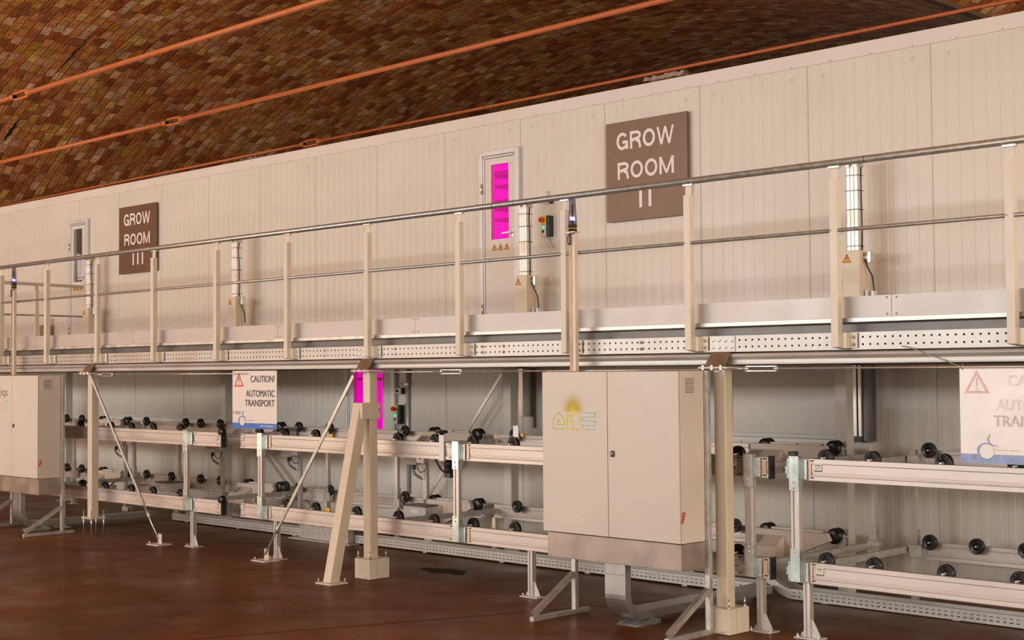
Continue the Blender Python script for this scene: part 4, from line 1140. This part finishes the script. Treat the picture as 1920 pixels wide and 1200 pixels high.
# ------------------------------------------------------------------ cabinets
def icons(parent, x0, zb, y, w=.43, h=.125):
    k = w/.43
    def bars(m, segs, th=.008):
        for (ax, az), (bx, bz) in segs:
            dx, dz = bx-ax, bz-az
            m.beam((x0+ax*k, y-.0006, zb+az*k), (x0+bx*k, y-.0006, zb+bz*k), .0012, th*k, up=(dz, 0, -dx))
        return m
    a = .118
    bars(MB(), [((.0, .0), (.0, .066)), ((.0, .066), (.056, .128)), ((.056, .128), (a, .066)), ((a, .066), (a, .034)), ((a, .034), (.03, .034)), ((.0, .0), (a, .0)),
                ((.048, .052), (.045, .066)), ((.058, .052), (.058, .07)), ((.068, .052), (.072, .066))]).build('logo_house', M['lime'], parent)
    b = .145
    bars(MB(), [((b, 0), (b, .122)), ((b, .122), (b+.125, .122)), ((b+.125, .122), (b+.125, .03)), ((b, 0), (b+.125, 0)), ((b, .062), (b+.062, .062)), ((b+.062, .062), (b+.062, 0)),
                ((b+.02, .082), (b+.05, .082)), ((b+.05, .082), (b+.05, .108)), ((b+.05, .108), (b+.02, .108)), ((b+.02, .108), (b+.02, .082))], .009).build('logo_factory', M['gold'], parent)
    c = .300
    bars(MB(), [((c, .126), (c+.13, .126)), ((c+.13, .126), (c+.13, .094)), ((c+.13, .094), (c, .094)), ((c, .094), (c, .063)), ((c, .063), (c+.13, .063)), ((c+.13, .063), (c+.13, .031)),
                ((c+.13, .031), (c+.0, .031)), ((c, .031), (c, 0)), ((c+.03, 0), (c+.13, 0))], .009).build('logo_shelves', M['teal'], parent)
def cabinet(ox, label, glow, wordmark):
    """ox = X of right side; box Y 7.96..8.25"""
    x1 = ox; x0 = ox-1.335; y0, y1 = 7.96, 8.25; zb, zt = .668, 1.893; xm = x0+.665*1.0
    t = thing('control_cabinet', label, 'cabinet', ((x0+x1)/2, 8.1, 0), 'electrical cabinets on galvanised stands')
    MB().box(x0+.004, x1, y0+.022, y1, zb, zt).build('body', M['cab'], t, bevel=.004)
    for a, b, nm in ((x0, xm-.003, 'left'), (xm+.003, x1-.004, 'right')):
        d = MB().box(a, b, y0, y0+.019, zb+.003, zt-.002).build('door', M['cab'], t, bevel=.003)
        if nm == 'left':
            icons(d, x0+.115, 1.458, y0)
            if wordmark: text_mb('Logiqs', x0+.115, x0+.55, 1.615, 1.745, y0, 0, .0012).build('wordmark', M['greytxt'], d)
            if glow: MB().box(x0+.185, x0+.46, y0-.0004, y0-.0001, 1.590, 1.77).build('yellow_glow', M['glow'], d)
        else:
            m = MB(); m.box(xm+.035, xm+.068, y0-.012, y0, 1.262, 1.308); l = m.build('lock', M['black'], d, bevel=.005)
            MB().lathe((xm+.051, y0-.012, 1.288), (0, -1, 0), [(.009, 0), (.009, .003), (0, .004)], 12).build('key_insert', M['hub'], l)
    # vent on the right side
    m = MB(); ys0, ys1, zs0, zs1 = y0+.05, y0+.19, zt-.175, zt-.03
    m.box(x1, x1+.006, ys0, ys1, zs0, zs1); v = m.build('vent_cover', M['cab'], t, bevel=.003)
    m = MB()
    for k in range(9):
        z = zs0+.018+k*.0125; m.box(x1+.006, x1+.008, ys0+.02, ys1-.02, z, z+.005)
    m.build('vent_slot', M['greytxt'], v)
    # red key hanging on the side
    m = MB(); kx = x1+.006; ky = y0+.035; kz = .875
    n = 16
    m.tube([(kx+.003, ky+.014*math.cos(i*2*math.pi/n), kz+.016*math.sin(i*2*math.pi/n)) for i in range(n+1)], .0035, 6)
    m.beam((kx+.003, ky-.004, kz-.014), (kx+.003, ky-.016, kz-.062), .005, .012, up=(0, 1, 0))
    m.beam((kx+.003, ky-.002, kz-.014), (kx+.003, ky+.004, kz-.04), .004, .006, up=(0, 1, 0))
    m.build('red_key', M['red'], t)
    # cable trough below
    tr = MB().box(x0+.035, x1, y0+.012, y1, .475, .664).build('trough', M['trough'], t, bevel=.003)
    m = MB()
    for k in range(6): m.lathe((x0+.07+k*.245, y0+.012, .488), (0, -1, 0), [(.007, 0), (.005, .004), (0, .005)], 8)
    m.build('screw', M['tube'], tr)
    # stand: two posts with feet and raking braces
    for px_ in (x0+.04, x1+.012):
        w = .04
        m = MB(); m.box(px_-w/2, px_+w/2, y1+.002, y1+.042, .035, zt); p = m.build('stand_post', M['galv'], t, bevel=.002)
        m = MB(); m.box(px_-w/2, px_+w/2, 7.78, 8.42, 0, .035); m.build('stand_foot', M['galv'], p, bevel=.002)
        m = MB(); m.beam((px_, y1+.0, .315), (px_, 7.80, .050), w, w, up=(0, 1, 1)); m.build('raking_brace', M['galv'], p)
    # bent cable duct
    a, b = x0+.565, x0+.765; th = .065
    path = [(8.06, .475), (8.06, .24)]
    r0 = .165
    for i in range(1, 11):
        q = i/10*math.pi/2; path.append((8.06+r0*(1-math.cos(q)), .24-r0*math.sin(q)))
    path += [(9.9, .075)]
    m = MB(); v = []
    for i, (yy, zz) in enumerate(path):
        p = path[max(i-1, 0)]; q = path[min(i+1, len(path)-1)]; d = Vector((q[0]-p[0], q[1]-p[1])).normalized(); n_ = Vector((d.y, -d.x))
        for xx in (a, b):
            for s in (-.5, .5): v.append((xx, yy-n_.x*th*s*-1, zz-n_.y*th*s*-1))
    f = []
    for i in range(len(path)-1):
        k = i*4; f += [(k, k+2, k+6, k+4), (k+1, k+5, k+7, k+3), (k, k+4, k+5, k+1), (k+2, k+3, k+7, k+6)]
    f += [(0, 1, 3, 2), (len(v)-4, len(v)-2, len(v)-1, len(v)-3)]
    m.add(v, f); du = m.build('cable_duct', M['duct'], t, bevel=.002)
    m = MB()
    for k in range(7): m.box(a+.02+k*.026, a+.026+k*.026, 8.06-th/2-.0015, 8.06-th/2, .385, .391)
    m.build('duct_hole', M['dark'], du)
    m = MB(); m.prism([(8.12, 0), (8.40, 0), (8.40, .03), (8.34, .045), (8.14, .012)], 'x', a+.03, b+.03); m.build('duct_support', M['zinc'], du)
    return t
cabinet(-6.30, 'large cream two-door electrical cabinet with a coloured house, factory and shelves logo, centre right', True, False)
cabinet(-15.925, 'cream two-door electrical cabinet cut off by the left picture edge', False, True)

# beacons on poles behind the cabinets
def beacon(x, lab, lab2):
    y = 8.273
    t = thing('warning_beacon', lab, 'beacon', (x, y, 1.9), 'blue beacons on poles')
    m = MB(); m.box(x-.028, x+.0, y-.02, y+.02, 1.895, 2.99); m.build('pole', M['rust'], t, bevel=.002)
    m = MB(); m.box(x+.001, x+.034, y-.018, y+.022, 1.895, 2.975); m.build('pole_cover', M['cream'], t, bevel=.003)
    m = MB(); m.box(x-.042, x+.042, y-.035, y+.035, 2.99, 2.997); m.build('top_plate', M['galv'], t)
    m = MB(); m.lathe((x-.002, y, 2.997), (0, 0, 1), [(0, 0), (.036, 0), (.036, .015), (.031, .018), (.031, .035), (.036, .038), (.036, .055), (.031, .060), (0, .060)], 20)
    m.build('socket', M['black'], t)
    MB().lathe((x-.002, y, 2.997), (0, 0, 1), [(.0365, .024), (.0365, .030), (.033, .030)], 20).build('orange_ring', M['warn'], t)
    m = MB(); m.lathe((x-.002, y, 3.057), (0, 0, 1), [(.033, 0), (.036, .01), (.030, .10), (.026, .19), (.022, .208), (0, .210)], 24)
    m.build('lens', M['lens'], t)
    m = MB(); m.lathe((x-.002, y, 3.065), (0, 0, 1), [(0, 0), (.018, .0), (.018, .05), (.008, .055), (.006, .15), (0, .152)], 12)
    m.build('inner_core', M['darkglass'], t)
    MB().lathe((x-.002, y, 3.085), (0, 0, 1), [(0, 0), (.019, .002), (.0195, .03), (0, .032)], 12).build('blue_light', M['led'], t)
    m = MB(); n = 14
    m.tube([(x-.012+.016*math.sin(i*2*math.pi/n), y-.032, 2.935+.04*math.cos(i*2*math.pi/n)) for i in range(n+1)], .0045, 8)
    m.tube([(x-.01, y-.032, 2.97), (x-.005, y-.02, 2.99), (x, y-.01, 3.0)], .0045, 8)
    m.build('cable_loop', M['black'], t)
beacon(-7.585, 'blue lit beacon on a tall stained pole above the large cabinet', '')
beacon(-17.205, 'blue lit beacon on a tall pole above the left cabinet', '')

# ------------------------------------------------------------------ caution signs
def caution(x0, z0, z1, glare_faded, label):
    w, h, y = .775, z1-z0, 8.375; x1 = x0+w
    t = thing('caution_sign', label, 'sign', ((x0+x1)/2, y, z0), 'caution signs hanging from the walkway')
    mk = lambda a, b: M[b] if glare_faded else M[a]
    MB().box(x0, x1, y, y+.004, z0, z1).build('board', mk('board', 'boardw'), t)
    X = lambda f: x0+f*w
    Z = lambda f: z1-f*h
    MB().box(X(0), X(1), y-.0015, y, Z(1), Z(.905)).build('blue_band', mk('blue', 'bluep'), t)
    m = MB(); th = .028*w
    A_, B_, C_ = (X(.04), Z(.275)), (X(.26), Z(.275)), (X(.15), Z(.03))
    def inset(p, k, c=(X(.15), Z(.195))): return (c[0]+(p[0]-c[0])*k, c[1]+(p[1]-c[1])*k)
    o_ = [A_, B_, C_]; i_ = [inset(p, .68) for p in o_]
    v = [(p[0], y-.0015, p[1]) for p in o_+i_]+[(p[0], y, p[1]) for p in o_+i_]
    f = [(a, (a+1) % 3, (a+1) % 3+3, a+3) for a in range(3)]+[(a+6, (a+1) % 3+6, (a+1) % 3, a) for a in range(3)]+[(a+3, (a+1) % 3+3, (a+1) % 3+9, a+9) for a in range(3)]
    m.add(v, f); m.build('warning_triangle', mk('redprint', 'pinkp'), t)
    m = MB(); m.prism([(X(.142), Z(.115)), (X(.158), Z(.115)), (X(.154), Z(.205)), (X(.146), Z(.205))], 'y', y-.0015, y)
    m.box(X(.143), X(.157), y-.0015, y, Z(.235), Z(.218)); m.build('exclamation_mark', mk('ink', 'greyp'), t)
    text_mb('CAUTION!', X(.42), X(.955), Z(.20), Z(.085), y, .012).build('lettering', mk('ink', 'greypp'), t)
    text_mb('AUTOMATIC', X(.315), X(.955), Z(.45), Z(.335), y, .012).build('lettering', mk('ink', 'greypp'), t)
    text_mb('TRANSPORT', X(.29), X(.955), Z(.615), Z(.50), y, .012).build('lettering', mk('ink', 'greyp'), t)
    if not glare_faded: text_mb('Logiqs', X(.02), X(.195), Z(.765), Z(.69), y, 0).build('lettering', M['greytxt'], t)
    # fruit-like ring logo
    m = MB(); cx, cz, rx, rz = X(.215), Z(.875), .072*w, .088*h; n = 32; v = []; 
    def ring(k0, shift, n=32): return [(cx+shift+rx*k0*math.cos(2*math.pi*i/n), cz+rz*k0*math.sin(2*math.pi*i/n)) for i in range(n)]
    a = ring(1.0, 0); b = ring(.86, rx*.17)
    v = [(p[0], y-.0030, p[1]) for p in a+b]
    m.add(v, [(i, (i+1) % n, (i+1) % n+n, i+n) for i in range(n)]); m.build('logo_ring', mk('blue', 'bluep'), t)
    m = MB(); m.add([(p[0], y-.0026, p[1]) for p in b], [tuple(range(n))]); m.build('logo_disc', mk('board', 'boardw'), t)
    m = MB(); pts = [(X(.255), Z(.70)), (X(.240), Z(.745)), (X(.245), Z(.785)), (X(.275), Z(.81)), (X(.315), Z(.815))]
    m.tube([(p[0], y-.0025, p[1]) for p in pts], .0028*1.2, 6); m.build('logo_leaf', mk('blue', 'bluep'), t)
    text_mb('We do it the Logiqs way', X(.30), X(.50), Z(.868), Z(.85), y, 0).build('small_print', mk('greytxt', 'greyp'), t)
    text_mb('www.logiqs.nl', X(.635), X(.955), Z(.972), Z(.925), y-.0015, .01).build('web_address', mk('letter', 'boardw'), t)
    m = MB()
    for fx in (.03, .97): m.tube([(X(fx), y-.003, Z(.03)), (X(fx)-.004, y+.0, z1+.01), (X(fx), y+.012, 1.942)], .0025, 6)
    m.build('hanging_wire', M['tube'], t)
caution(-12.475, 1.337, 1.925, False, 'white CAUTION! AUTOMATIC TRANSPORT sign with crisp black text, hanging left of the middle column')
caution(-4.372, 1.303, 1.905, True, 'AUTOMATIC TRANSPORT caution sign paled by painted glare, hanging at the right picture edge')
